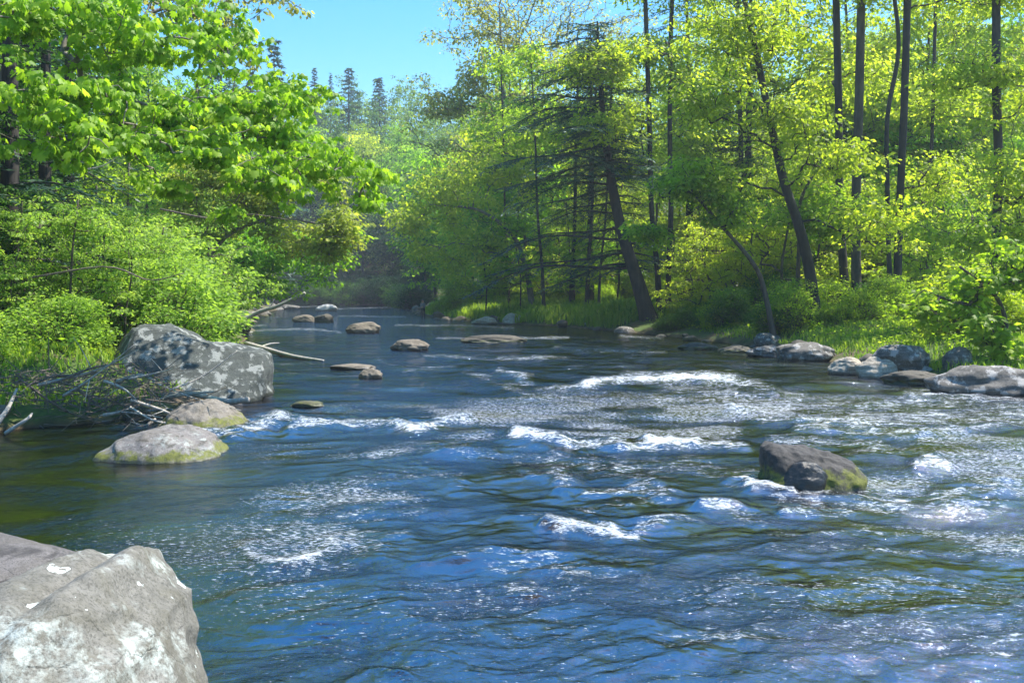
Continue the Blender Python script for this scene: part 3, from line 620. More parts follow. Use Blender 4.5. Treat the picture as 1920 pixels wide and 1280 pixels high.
def build_tree(name, base, trunk_pts, r_base, r_top, tips, leafargs, mats, label, cat='tree', group=None, seed=0, start=0.3, r0=0.012, nseg=26, sides=10, flare=0.35, upw=0.6, sag=0.06):
    """trunk_pts, tips: relative to base"""
    r = np.random.default_rng(seed+1000)
    tp = smooth_path(trunk_pts, nseg); t = np.linspace(0, 1, nseg); rad = r_base+(r_top-r_base)*t**0.8
    rad = rad*(1+flare*np.exp(-t*nseg/1.6))
    V1, q1, t1 = tube(tp, rad, sides, seed)
    A, B, ra, rb = skeleton(tp, rad, tips, r, r0, start, sag, upw)
    V2, q2 = frusta(A, B, ra, rb)
    V, P, _ = merge([(V1, [q1, t1], None), (V2, [q2], None)])
    root = empty(name, base, label, cat, group)
    obj('trunk', mesh(name+'_trunk', V, P), M[mats[0]], root)
    LV = []
    for la in leafargs: LV.append(cluster(tips, r=r, **la))
    V, P, a = merge(LV)
    obj('crown', mesh(name+'_crown', V, P, smooth=False, attrs={'tint': a}), M[mats[1]], root)
    return root
def dup(root, loc, rz=0, s=1.0, label=None, group=None, mat=None, sz=None):
    c = root.copy(); COL.objects.link(c); c.location = [float(v) for v in loc]; c.rotation_euler = (0, 0, rz); c.scale = (s, s, sz or s)
    if label: c['label'] = label
    if group: c['group'] = group
    for ch in list(root.children):
        d = ch.copy(); COL.objects.link(d); d.parent = c
        if mat and ch.name.startswith(('crown', 'foliage')): d.material_slots[0].material = M[mat]
    return c
def at(px, Y, dz=0.0):
    x = (px-960)*Y/F; return np.array([x, Y, gz(x, Y)+dz])

def conifer(name, base, trunk_pts, r_base, label, seed, h0=0.15, nb=70, Lmax=4.0, Lmin=0.5, droop=0.25, step=0.22, spray=0.16, mats=('bark_dark', 'needle'), bias=None, cat='conifer', group=None, dens=1.0, lenpow=1.0, rise=0.1, rscale=1.0, lowbare=None):
    r = np.random.default_rng(seed); n = 28
    tp = smooth_path(trunk_pts, n); t = np.linspace(0, 1, n); rad = r_base*(1-0.93*t)*(1+0.5*np.exp(-t*n/1.4))+0.01
    parts = [(lambda a: (a[0], [a[1], a[2]], None))(tube(tp, rad, 10, seed))]
    EA, EB, RA, RB, C, Dd, S = [], [], [], [], [], [], []
    for k in range(nb):
        f = h0+(1-h0)*(k+r.random())/nb; p = np.array([np.interp(f, t, tp[:, i]) for i in range(3)])
        az = k*2.4+r.normal(0, .4)
        Lb = (Lmin+(Lmax-Lmin)*(1-(f-h0)/(1-h0))**lenpow)*r.uniform(0.45, 1.15)
        d = np.array([math.cos(az), math.sin(az), 0])
        if lowbare is not None and f < lowbare and d[1] < -0.25: continue
        if bias is not None: Lb *= (1+bias[2]*(d[0]*bias[0]+d[1]*bias[1]))
        m = max(4, int(Lb/step)); s = np.linspace(0, 1, m+1)
        path = p+np.outer(s*Lb, d); path[:, 2] += rise*Lb*s-droop*Lb*s**2+0.03*Lb*np.sin(s*6+k)
        side = np.array([-d[1], d[0], 0]); path += np.outer(0.05*Lb*np.sin(s*3+r.random()*6), side)
        br = np.interp(s, [0, 1], [0.012+0.009*Lb, 0.005])*rscale
        EA.append(path[:-1]); EB.append(path[1:]); RA.append(br[:-1]); RB.append(br[1:])
        for i in range(1, m+1):
            if r.random() > (dens if lowbare is None or f > lowbare+0.06*math.sin(k) else 0.38): continue
            w = (0.42*Lb)*(0.25+0.75*math.sin(math.pi*min(1, s[i]*0.85+0.12)))*r.uniform(0.6, 1.1)*0.62
            for sg in (-1, 1):
                bd = side*sg*0.85+d*0.6; bd = bd+r.normal(0, .12, 3); bd[2] -= 0.22; bd /= np.linalg.norm(bd)
                kk = max(2, int(w/(spray*0.45)))
                q_ = path[i]+np.outer(np.linspace(0.08, 1, kk)*w, bd); q_[:, 2] -= 0.12*w*np.linspace(0, 1, kk)**2
                for e in (-1, 1):
                    C.append(q_); dd = bd+d*0.5*e*0+np.cross(bd, [0, 0, 1])*e*0.8+r.normal(0, .2, (kk, 3)); Dd.append(dd)
                    S.append(np.full(kk, spray))
    V2, q2 = frusta(np.vstack(EA), np.vstack(EB), np.concatenate(RA), np.concatenate(RB))
    parts.append((V2, [q2], None)); V, P, _ = merge(parts)
    root = empty(name, base, label, cat, group)
    obj('trunk', mesh(name+'_trunk', V, P), M[mats[0]], root)
    C = np.vstack(C); Dd = np.vstack(Dd); S = np.concatenate(S)*r.uniform(0.7, 1.2, len(C))
    N = r.normal(0, 0.35, C.shape); N[:, 2] += 1
    ti = np.clip(0.5+0.28*noise(C[:, 0]*1.1, C[:, 1]*1.1, C[:, 2]*1.5, seed)+r.normal(0, .12, len(C)), 0, 1)
    V, P, a = leaves(C, Dd, N, S, (T_SPRAY[0]*np.array([1.5, 1, 1]), T_SPRAY[1]), ti)
    obj('crown', mesh(name+'_crown', V, P, smooth=False, attrs={'tint': a}), M[mats[1]], root)
    return root

exec_sections = True
#@@TREES
# ------------------------------------------------------------------ prototypes for the wood
rp = np.random.default_rng(99)
def proto_broad(seed, h, crown, nt_, n, spread, size, mat='leaf_mid', bark='bark', lean=0.4, rb=0.2, gap=-0.25, label='', name='leafy_tree', start=0.3, tmpl=T_DIA, flat=0.4):
    r = np.random.default_rng(seed)
    tips = ell_pts(r, crown, nt_, 0.35, gap, 0.45, seed)
    tr_ = [(0, 0, -0.3), (lean*0.3, 0.1, h*0.3), (lean*0.5, -0.2, h*0.62), (lean, 0.1, h*0.93)]
    return build_tree(name, (0, 0, 0), tr_, rb, 0.04, tips, [dict(n=n, spread=spread, size=size, flat=flat, tmpl=tmpl)], (bark, mat), label, seed=seed, start=start, r0=0.014)
USED = []
PA = proto_broad(1, 21, [((0, 0, 15), (4.2, 4.2, 6.2)), ((1.5, 0.5, 9), (4.0, 3.8, 3.4)), ((-2, -1, 11), (2.8, 3, 3))], 300, 46, 0.95, 0.27)
PB = proto_broad(2, 24, [((0.5, 0, 18), (3.6, 3.8, 6.5)), ((-2, 1, 12), (3.2, 3.2, 3.4)), ((2, -1, 9.5), (3.0, 3, 2.6)), ((0, 0, 6.5), (3.0, 3, 1.6))], 300, 46, 0.9, 0.27)
PC = proto_broad(3, 17, [((0, 0, 11), (4.4, 4.4, 5.5)), ((0, -1, 5.5), (4.4, 4.2, 3.2))], 300, 46, 0.9, 0.26)
PU = proto_broad(4, 7.5, [((0, 0, 4.6), (2.6, 2.6, 2.8)), ((0.8, -0.6, 2.4), (2.3, 2.2, 1.2))], 210, 42, 0.5, 0.155, rb=0.06, name='understory_tree', flat=0.25, lean=0.5)
PV = proto_broad(5, 5.5, [((0.4, 0, 3.2), (2.4, 2.2, 2.2)), ((-1, -0.6, 1.6), (2.0, 1.8, 0.9))], 200, 42, 0.45, 0.15, rb=0.05, name='understory_tree', flat=0.22, lean=-0.5)
def proto_shrub(seed, rad, nt_, n, size, mat='leaf_shrub', name='shrub'):
    r = np.random.default_rng(seed); tips = ell_pts(r, [((0, 0, rad[2]*0.75), rad), ((rad[0]*0.5, -rad[1]*0.3, rad[2]*0.5), (rad[0]*0.6, rad[1]*0.6, rad[2]*0.5))], nt_, 0.45, -0.4, 0.9, seed)
    tips = tips[tips[:, 2] > 0.05]
    root = empty(name, (0, 0, 0), 'shrub', 'shrub')
    k = 16; idx = r.integers(0, len(tips), len(tips)); st = np.zeros((len(tips), 3)); st[:, :2] = r.normal(0, 0.18*rad[0], (len(tips), 2)); st[:, 2] = -0.1
    mid = st*0.45+tips*0.55; mid[:, 2] += 0.15; z = np.full(len(tips), 1.0)
    V1, q1 = frusta(st, mid, z*0.014, z*0.009, 3); V2, q2 = frusta(mid, tips, z*0.009, z*0.004, 3)
    V, P, _ = merge([(V1, [q1], None), (V2, [q2], None)])
    obj('stem', mesh(name+'_stem', V, P), M['bark'], root)
    V, P, a = cluster(tips, n, 0.30, size, r, flat=0.6, droop=0.1, tilt=0.6)
    obj('foliage', mesh(name+'_foliage', V, P, smooth=False, attrs={'tint': a}), M[mat], root)
    return root
SA = proto_shrub(11, (1.5, 1.4, 1.3), 330, 40, 0.10)
SB = proto_shrub(12, (1.2, 1.1, 0.9), 260, 40, 0.09)
# far trees: fewer, larger leaves
PF = proto_broad(6, 16, [((0, 0, 10.5), (4.4, 4.4, 5.5)), ((1, -1, 5), (4.4, 4.2, 3.5))], 230, 34, 1.1, 0.42, rb=0.2)
def pine(name, seed, h, L, label='', spray=0.4, nb=60, mats=('bark_dark', 'needle_blue'), step=0.5, **kw):
    return conifer(name, (0, 0, 0), [(0, 0, -0.3), (0.1, 0, h*0.5), (0, 0.1, h)], 0.02*h*0.7, label, seed, h0=0.12, nb=nb, Lmax=L, Lmin=0.4, step=step, spray=spray, mats=mats, rise=0.25, droop=0.2, **kw)
PP = pine('pine_tree', 61, 20, 4.6, nb=105, spray=0.55, step=0.45)
PH = conifer('hemlock_tree', (0, 0, 0), [(0, 0, -0.3), (0.1, 0, 9), (0, 0.1, 18)], 0.24, '', 62, h0=0.06, nb=95, Lmax=3.6, Lmin=0.4, step=0.3, spray=0.24, droop=0.32)
PROTOS = [PA, PB, PC, PU, PV, SA, SB, PF, PP, PH]

ra = np.random.default_rng(123)
def scatter(protos_, spots, label, group, mats_, s=(0.85, 1.15), dz=-0.1, cat='tree', sink=0):
    for k, (x, y) in enumerate(spots):
        p = protos_[ra.integers(len(protos_))]; sc = ra.uniform(*s)
        c = dup(p, (x, y, gz(x, y)+dz), ra.uniform(0, 6.28), sc, label, group, mats_[ra.integers(len(mats_))])
        c['category'] = cat
def rowpx(Y, pxs, jy=2.0, jx=15): return [((q_+ra.normal(0, jx)-960)*Y/F, Y+ra.normal(0, jy)) for q_ in pxs]

# right bank wood, rows from near to far
scatter([PA, PB], rowpx(52, range(1400, 2050, 170), 2.5), 'leafy tree in the wood just behind the front trunks of the right bank', 'trees behind the right bank trunks', ['leaf_yel', 'leaf_mid', 'leaf_yel'])
scatter([PA, PB, PC], rowpx(68, range(1180, 2150, 115), 3), 'leafy tree in the second row of the right bank wood', 'second row of the right bank wood', ['leaf_yel', 'leaf_mid', 'leaf_maple'])
scatter([PA, PB], rowpx(90, range(960, 2100, 105), 4), 'leafy tree deep in the right bank wood', 'deep rows of the right bank wood', ['leaf_yel', 'leaf_yel', 'leaf_mid'], s=(1.05, 1.35))
scatter([PA, PB], rowpx(118, range(1000, 2100, 105), 4), 'leafy tree at the very back of the right bank wood', 'back row of the right bank wood', ['leaf_yel', 'leaf_mid'], s=(1.3, 1.6))
scatter([PU, PV], rowpx(54, range(1300, 2050, 70), 3), 'young leafy tree in the lit middle of the right bank wood', 'lit young trees of the right bank wood', ['leaf_yel', 'leaf_yel', 'leaf_maple'], s=(1.2, 1.8))
# low leafy trees and shrubs of the right bank
scatter([PU, PV], rowpx(42.5, [1345, 1410, 1480, 1560, 1640, 1720, 1800, 1880, 1960], 1.2), 'young leafy tree under the tall right bank trunks', 'young trees under the right bank wood', ['leaf_mid', 'leaf_yel', 'leaf_deep_shade'])
scatter([PU, PV], rowpx(46, range(1370, 2000, 95), 2), 'young leafy tree behind the right bank shrubs', 'young trees behind the right bank shrubs', ['leaf_yel', 'leaf_mid'])
scatter([PU, PV], rowpx(60, range(900, 1250, 55), 2), 'young leafy tree behind the grassy far bank', 'young trees behind the grassy bank', ['leaf_yel', 'leaf_mid', 'leaf_maple'], dz=0)
scatter([SA, SB], rowpx(27, [1720, 1790, 1860, 1930, 1990], 1.2), 'low shrub on the right bank above the grey ledge', 'shrubs above the right ledge', ['leaf_yel', 'leaf_mid'], cat='shrub')
scatter([SA, SB], rowpx(39, range(1340, 1560, 40), 1.5), 'dark low shrub in the shade at the right waterside', 'shaded shrubs of the right waterside', ['leaf_deep_shade', 'leaf_mid'], cat='shrub', s=(0.8, 1.2))
scatter([SA, SB], rowpx(33, range(1430, 1760, 48), 1.0), 'low shrub around the feet of the right bank trunks', 'shrubs around the right bank trunks', ['leaf_deep_shade', 'leaf_mid', 'leaf_mid'], cat='shrub', s=(0.6, 0.95))
scatter([SA, SB], rowpx(72, range(830, 1000, 28), 1.5), 'round green shrub on the far grassy bank', 'shrubs on the far grassy bank', ['leaf_maple', 'leaf_mid'], cat='shrub', s=(0.9, 1.4))

scatter([SA, SB], rowpx(41.5, [1262, 1290, 1318, 1345], 0.6, 4), 'added shrub darkened for shade at the foot of the leaning hemlock, right of its trunk', 'added shade shrubs right of the hemlock foot', ['leaf_deep_shade'], cat='shrub', s=(0.55, 0.75))  # added where dark shade lies, with the shade in their leaf colour
# middle: trees from the grassy point back to the far bend
scatter([PC, PF], [(-2, 78), (1, 72), (4, 80), (-4, 88), (-8.5, 98), (-6, 106)], 'bright green spreading tree behind the grassy point', 'spreading trees behind the grassy point', ['leaf_maple', 'leaf_yel', 'leaf_yel'], s=(0.95, 1.15))
scatter([PA, PC], [(6, 92), (0, 96), (-5, 112), (3, 108)], 'tall leafy tree behind the spreading trees of the grassy point', 'tall trees behind the grassy point', ['leaf_yel', 'leaf_pale'], s=(1.0, 1.25))
scatter([PF, PC], [(-13, 134), (-9, 126), (-19, 142), (-25, 149), (-31, 152), (-38, 155), (-45, 156)], 'dark green tree closing the river at the far bend', 'dark trees at the far bend', ['leaf_hollow_shade'], s=(0.9, 1.2))
scatter([SA, SB], [(x, 140+ra.normal(0, 1.2)+(-x-18)*0.3) for x in np.arange(-48, -12, 2.6)], 'dark shrub hanging over the water at the far bend', 'waterside shrubs of the far bend', ['leaf_hollow_shade'], s=(1.8, 2.6), cat='shrub')
scatter([SA, SB], [(-11.5, 104), (-12.8, 110), (-13.8, 116), (-15.0, 121), (-16.5, 126), (-18.5, 130.5), (-22, 134.5), (-26, 138), (-31, 140.5), (-36, 143), (-41, 144)], 'green shrub lining the right shore just before the far bend', 'shrubs before the far bend', ['leaf_hollow_shade', 'leaf_deep_shade'], s=(1.5, 2.1), cat='shrub')

scatter([PC, PF], [(-50, 170), (-44, 162), (-38, 166), (-33, 160), (-28, 165), (-23, 158), (-19, 164), (-41, 176), (-30, 174), (-22, 172)], 'bright green tree on the slope above the dark far bend', 'bright trees above the far bend', ['leaf_maple', 'leaf_mid', 'leaf_yel'], s=(1.0, 1.25))
scatter([SA, SB, PV], rowpx(66, range(1060, 1290, 22), 2, 6), 'low leafy growth closing the view behind the leaning hemlock trunk', 'growth behind the leaning hemlock', ['leaf_mid', 'leaf_yel'], cat='shrub', s=(1.0, 1.5))
# left bank, far to near
scatter([PF, PC], [(-31, 100), (-27, 88), (-36, 112), (-42, 122)], 'mid green tree on the far left bank near the bend', 'trees on the far left bank', ['leaf_mid', 'leaf_deep_shade'], s=(0.9, 1.1))
scatter([PC], [(-25.5, 76), (-21.5, 63), (-18.5, 52)], 'bright green tree leaning over the left shore', 'bright trees over the left shore', ['leaf_maple'], s=(0.8, 0.95))
scatter([PU, PV], [(-13.3, 38), (-14.5, 43), (-17, 49), (-19.5, 56), (-22, 64), (-24.5, 72)], 'low leafy tree spreading over the left waterside', 'low trees on the left waterside', ['leaf_maple', 'leaf_shrub'], s=(0.9, 1.25))
scatter([PA, PB], [(-24, 58), (-30, 70), (-22, 46), (-30, 52), (-34, 84), (-42, 96), (-36, 62)], 'leafy tree in the wood behind the left shore', 'left bank wood', ['leaf_deep_shade', 'leaf_mid'], s=(0.85, 1.1))
scatter([PH], [(-13.5, 21), (-17.5, 26), (-15, 30), (-13.5, 25.5), (-21, 33), (-19, 21), (-12.4, 17.5), (-15.5, 18.5), (-11.6, 20.5), (-23, 27)], 'dark hemlock in the shaded left bank wood', 'hemlocks of the left bank wood', ['needle'], s=(0.75, 1.0), cat='conifer')
scatter([PU, PV], [(-13, 27), (-15.5, 35), (-14.5, 19)], 'shaded young tree among the left hemlocks', 'young trees among the left hemlocks', ['leaf_mid', 'leaf_deep_shade'], s=(0.7, 0.95))
scatter([PH], [(-11.0, 17.6), (-11.6, 19.0)], 'small dark hemlock standing before the big left bank hemlocks', 'small hemlocks of the left bank', ['needle'], s=(0.34, 0.46), cat='conifer')
scatter([PV, PU], [(-9.9, 17.4), (-9.0, 17.9), (-8.1, 18.6), (-10.3, 18.8), (-9.3, 20.2), (-8.5, 21.5), (-10.9, 16.6)], 'feathery bright sapling among the shrubs behind the boulder', 'feathery saplings behind the boulder', ['leaf_shrub'], s=(0.36, 0.5))
scatter([PC], [(-16.5, 24), (-19, 29), (-22, 36), (-18.5, 34), (-25, 42), (-22, 26)], 'dark leafy tree filling the deep shade of the left bank', 'dark leafy trees of the left bank', ['leaf_deep_shade'], s=(0.75, 1.0))
scatter([PU, PV], [(-13.2, 22.5), (-12.6, 19.6), (-14.4, 21), (-13.0, 24.5), (-15.2, 23)], 'dark low tree between the hemlock trunks of the left bank', 'dark low trees between the left hemlocks', ['leaf_deep_shade'], s=(0.7, 1.0))
# shrubs behind the boulder
for (x_, y_, s_, lab) in [(-7.9, 20.0, 1.15, 'bright feathery shrub just behind the big dark boulder'), (-8.9, 23.5, 1.15, 'bright feathery shrub leaning over the water past the boulder'),
                          (-9.7, 18.6, 0.75, 'light green shrub left of the boulder top'), (-10.3, 24.5, 1.45, 'tall light green shrub behind the boulder shrubs'),
                          (-9.3, 15.4, 0.62, 'low green shrub at the left edge above the driftwood'), (-10.6, 16.6, 0.75, 'broad green shrub at the left edge of the view'),
                          (-8.6, 16.8, 0.8, 'small green shrub touching the left side of the boulder'), (-12.3, 30, 1.7, 'large bright shrub upstream of the boulder shrubs'),
                          (-10.9, 13.8, 0.6, 'small low shrub at the head of the left cove')]:
    dup(SA if s_ > 1 else SB, (x_, y_, gz(x_, y_)-0.15), ra.uniform(0, 6), s_, lab, None, 'leaf_shrub')

# ------------------------------------------------------------------ hero trees
def px_path(Y, pts, base):       # photo px polyline at distance Y -> relative to base
    return [tuple(D(x, y, Y+(k*0.0))-base) for k, (x, y) in enumerate(pts)]
def hero(name, Y, pts, r_base, r_top, crown, nt_, n, spread, size, mats, label, seed, gap=-0.3, start=0.35, tmpl=T_DIA, cat='tree', flat=0.4, group=None, gs=0.6, r0=0.012, extra_tips=None, upw=0.6):
    base = D(pts[0][0], pts[0][1], Y); base[2] = gz(base[0], base[1])-0.05
    r = np.random.default_rng(seed)
    P = [D(x, y, Y+(0.25*math.sin(k*1.7) if k else 0))-base for k, (x, y) in enumerate(pts)]; P[0] = np.array([0, 0, -0.2])
    spec = [(D(cx, cy, Y+dy)-base, (rx*Y/F, ry*Y/F, rz*Y/F)) for (cx, cy, dy, rx, ry, rz) in crown]
    tips = ell_pts(r, spec, nt_, 0.3, gap, gs, seed)
    return build_tree(name, base, P, r_base, r_top, tips, [dict(n=n, spread=spread, size=size*1.25, flat=flat, tmpl=tmpl, tv=0.17)], mats, label, cat, group, seed, start, r0, upw=upw)
# curved trunk and its companions on the right bank
hero('curved_tree', 33, [(1532,604),(1520,520),(1500,430),(1470,340),(1445,230),(1420,110),(1390,-30)], 0.24, 0.10,
     [(1400,60,0,150,120,90), (1330,170,-1,90,90,70), (1480,230,-1,90,80,60), (1560,300,-1,90,80,45), (1330,330,-1,80,60,50), (1640,420,-2,100,60,50)], 420, 34, 0.55, 0.15, ('bark_dark', 'leaf_yel'), 'tree with a dark curved trunk bending left over the right bank', 71)
hero('leaning_tree', 32, [(1455,612),(1432,540),(1408,488),(1350,420),(1290,350)], 0.11, 0.05,
     [(1290,340,0,85,70,50), (1340,390,-0.5,80,60,40), (1230,420,0,50,50,40)], 170, 34, 0.5, 0.14, ('bark', 'leaf_mid'), 'thin grey trunk leaning left over the right shore', 72)
hero('straight_tree', 38, [(1588,590),(1580,480),(1574,380),(1572,180),(1566,-60)], 0.19, 0.15,
     [(1580,-80,0,190,150,80), (1600,150,2,120,120,60)], 170, 34, 0.75, 0.17, ('bark_dark', 'leaf_yel'), 'straight ivy-dark trunk left of the thickest straight trunk', 73)
hero('straight_tree', 37, [(1606,588),(1605,470),(1606,340),(1611,180),(1616,-60)], 0.21, 0.17,
     [(1660,-120,0,160,150,80)], 90, 34, 0.75, 0.17, ('bark', 'leaf_yel'), 'thickest straight grey-brown trunk on the right bank', 74)
hero('forked_tree', 36, [(1682,590),(1684,470),(1690,320),(1696,180),(1703,-60)], 0.17, 0.14,
     [(1750,-60,0,190,150,80), (1760,330,1,110,100,50)], 190, 34, 0.7, 0.16, ('bark_dark', 'leaf_yel'), 'straight trunk standing right beside a thin crooked one', 75)
hero('crooked_tree', 35.5, [(1672,590),(1666,460),(1664,360),(1664,220),(1685,90),(1672,-40)], 0.10, 0.08,
     [(1640,-60,0,80,80,50)], 60, 34, 0.6, 0.16, ('bark_dark', 'leaf_yel'), 'thin crooked trunk touching the straight forked one', 76)
hero('right_edge_tree', 30, [(1868,575),(1868,460),(1872,320),(1868,150),(1868,-60)], 0.16, 0.13,
     [(1850,160,-1,130,80,70), (1900,330,-1,110,90,60), (1840,430,-2,120,70,60), (1880,-60,0,150,100,80)], 330, 34, 0.5, 0.14, ('bark_dark', 'leaf_yel'), 'tree nearest the right edge with bright leaves hung before its trunk', 77)
hero('slender_tree', 44, [(1744,560),(1742,440),(1746,300),(1750,180),(1756,-60)], 0.11, 0.08,
     [(1760,180,0,90,90,60)], 80, 34, 0.7, 0.17, ('bark_dark', 'leaf_yel'), 'slender trunk far back between the forked tree and the right edge tree', 78)
hero('waterside_tree', 34, [(1492,606),(1496,520),(1498,460),(1500,380),(1540,300)], 0.10, 0.05,
     [(1490,420,1,90,90,50), (1560,390,0,90,60,50)], 140, 34, 0.5, 0.15, ('bark', 'leaf_mid'), 'short thin trunk just left of the curved trunk', 79)
hero('near_shrub_tree', 21, [(1900,640),(1880,580),(1850,540),(1800,500)], 0.06, 0.03,
     [(1860,560,0,105,55,70), (1745,575,0,60,35,45), (1910,490,0,60,60,50), (1890,620,-1,60,40,50)], 150, 14, 0.3, 0.13, ('bark', 'leaf_mid'), 'low maple with large bright leaves over the right rocks', 80, tmpl=T_MAPLE, start=0.1)
# twin trunks behind the hemlock
hero('twin_trunk_tree', 47, [(1238,592),(1232,500),(1222,400),(1218,250),(1212,60),(1208,-60)], 0.16, 0.11,
     [(1220,120,1,80,130,60), (1190,300,1,60,80,40), (1220,-40,0,100,90,60), (1150,215,-4,75,45,50), (1100,120,-3,60,50,50), (1180,110,-4,60,60,50)], 330, 34, 0.75, 0.18, ('bark_dark', 'leaf_yel'), 'left trunk of the dark upright pair behind the leaning hemlock', 81)
hero('twin_trunk_tree', 47.5, [(1252,592),(1254,500),(1258,400),(1256,250),(1258,60),(1264,-60)], 0.16, 0.11,
     [(1270,160,1,60,120,60), (1290,260,1,60,80,40), (1270,-40,0,80,90,60)], 170, 34, 0.75, 0.18, ('bark_dark', 'leaf_yel'), 'right trunk of the dark upright pair behind the leaning hemlock', 82)
for k, (px_, Y_, w_, top) in enumerate([(770, 66, .14, 250), (955, 58, .12, 330), (1018, 60, .14, 300), (1120, 62, .12, 300), (1060, 60, .2, 200)]):
    pass
trunkspecs = [(1020, 58, 0.13, -12, 'slim trunk behind the grass, left of the hemlock boughs'), (1072, 60, 0.22, 6, 'stout trunk rising behind the tall grass'),
              (1100, 57, 0.16, 10, 'dark slim trunk next to the stout one behind the grass'), (1122, 55, 0.09, 14, 'thin sapling trunk closest to the leaning hemlock'), (955, 62, 0.10, -8, 'thin trunk near the left end of the tall grass')]
for k, (px_, Y_, w_, ln, lab) in enumerate(trunkspecs):
    hero('bank_tree', Y_, [(px_, 590), (px_+ln*0.3, 500), (px_+ln, 400), (px_+ln*1.4, 250), (px_+ln*2, 120)], w_, 0.05,
         [(px_+ln, 240, 1, 70, 120, 50), (px_+ln*1.5, 120, 1, 50, 80, 40)], 110, 34, 0.9, 0.22, ('bark_dark', 'leaf_yel' if k % 2 else 'leaf_mid'), lab, 90+k)
# spreading tree whose limbs reach over the grassy bank (bare arching limbs)
hero('spreading_maple', 60, [(1000,588),(985,500),(960,440),(900,395),(830,385)], 0.22, 0.07,
     [(880,350,0,130,90,70), (800,430,0,90,80,70), (900,470,0,90,60,60), (960,300,1,80,80,60)], 330, 36, 0.85, 0.22, ('bark_grey', 'leaf_yel'), 'spreading tree with long arching grey limbs over the far grassy bank', 97, gap=-0.15)
# tall pale tree against the sky with bare top twigs
hero('pale_tall_tree', 72, [(962,590),(956,470),(950,350),(945,220),(940,90),(936,10)], 0.34, 0.06,
     [(905,80,0,120,110,70), (850,140,0,90,70,70), (960,200,0,120,110,70), (835,205,-1,90,70,60), (1010,110,0,80,110,60), (900,260,0,150,80,70), (930,-10,0,110,60,60)], 520, 26, 0.9, 0.24, ('bark_grey', 'leaf_pale'), 'tall pale yellow-brown tree with thin foliage standing against the sky', 98, gap=-0.05, r0=0.022, gs=0.35, upw=0.9)
hero('bare_topped_tree', 80, [(985,590),(980,470),(976,300),(975,160),(972,20)], 0.25, 0.05,
     [(930,10,0,110,90,60), (1040,20,0,110,90,60), (985,60,0,90,80,60), (1110,60,0,90,90,60), (1190,30,0,60,80,50)], 420, 9, 0.9, 0.20, ('bark_grey', 'leaf_pale'), 'nearly bare tree whose fine twigs fan out above the pale tree', 99, gap=-0.1, r0=0.02, gs=0.35, upw=1.2)
# leaning hemlock at the right bank
b = D(1222, 604, 46); b[2] = gz(b[0], b[1])-0.1
tpts = [D(x, y, 46)-b for x, y in [(1222,606),(1196,530),(1165,430),(1145,330),(1132,230),(1124,130),(1120,40)]]; tpts[0][2] = -0.3
conifer('leaning_hemlock', b, tpts, 0.40, 'big hemlock with a dark trunk leaning left and drooping boughs over the river', 301, h0=0.20, nb=125, Lmax=6.4, Lmin=1.5, lowbare=0.48, droop=0.26, step=0.2, spray=0.21, bias=(-0.95, -0.3, 0.38), dens=0.92, lenpow=0.7, rise=0.06, mats=('bark_dark', 'needle_blue'))
b = at(1400, 50)
conifer('dark_hemlock', b, [(0, 0, -0.3), (0.1, 0, 10), (0.3, 0, 22)], 0.30, 'tall dark hemlock behind the curved trunk', 302, h0=0.25, nb=100, Lmax=4.2, Lmin=1.5, droop=0.25, step=0.28, spray=0.2, rise=0.05)
b = at(1290, 56)
conifer('dark_hemlock', b, [(0, 0, -0.3), (0.1, 0, 10), (-0.2, 0, 24)], 0.30, 'dark hemlock reaching the top edge right of the leaning one', 303, h0=0.4, nb=80, Lmax=4.2, Lmin=2.0, droop=0.2, step=0.3, spray=0.22, rise=0.05, dens=0.8)
b = at(1105, 60)
conifer('dark_hemlock', b, [(0, 0, -0.3), (0.1, 0, 9), (0.1, 0, 19)], 0.25, 'blue green hemlock behind the leaning hemlock crown', 304, h0=0.35, nb=80, Lmax=4.0, Lmin=0.8, droop=0.25, step=0.3, spray=0.22, rise=0.08, dens=0.8, mats=('bark_dark', 'needle_blue'))
# golden tree leaning over the left shore
hero('golden_tree', 33, [(330,600),(370,520),(430,440),(520,410),(600,420)], 0.10, 0.035,
     [(520,350,0,140,60,60), (440,320,0,120,50,60), (610,420,0,75,60,50), (400,390,0,90,60,60), (560,430,0,90,45,50), (630,470,0,50,25,40)], 560, 30, 0.55, 0.14, ('bark_grey', 'leaf_gold'), 'yellow leaved tree with long level branches over the left bank', 110, flat=0.16, gap=-0.2, start=0.3)
hero('green_overhang_tree', 42, [(400,600),(440,520),(500,480),(560,470)], 0.14, 0.05,
     [(575,485,0,85,62,70), (480,500,0,100,70,70), (420,440,0,90,70,60), (630,450,2,60,40,50)], 380, 34, 0.6, 0.17, ('bark', 'leaf_maple'), 'fresh green tree under the yellow one, nearest the far water', 111, flat=0.35)
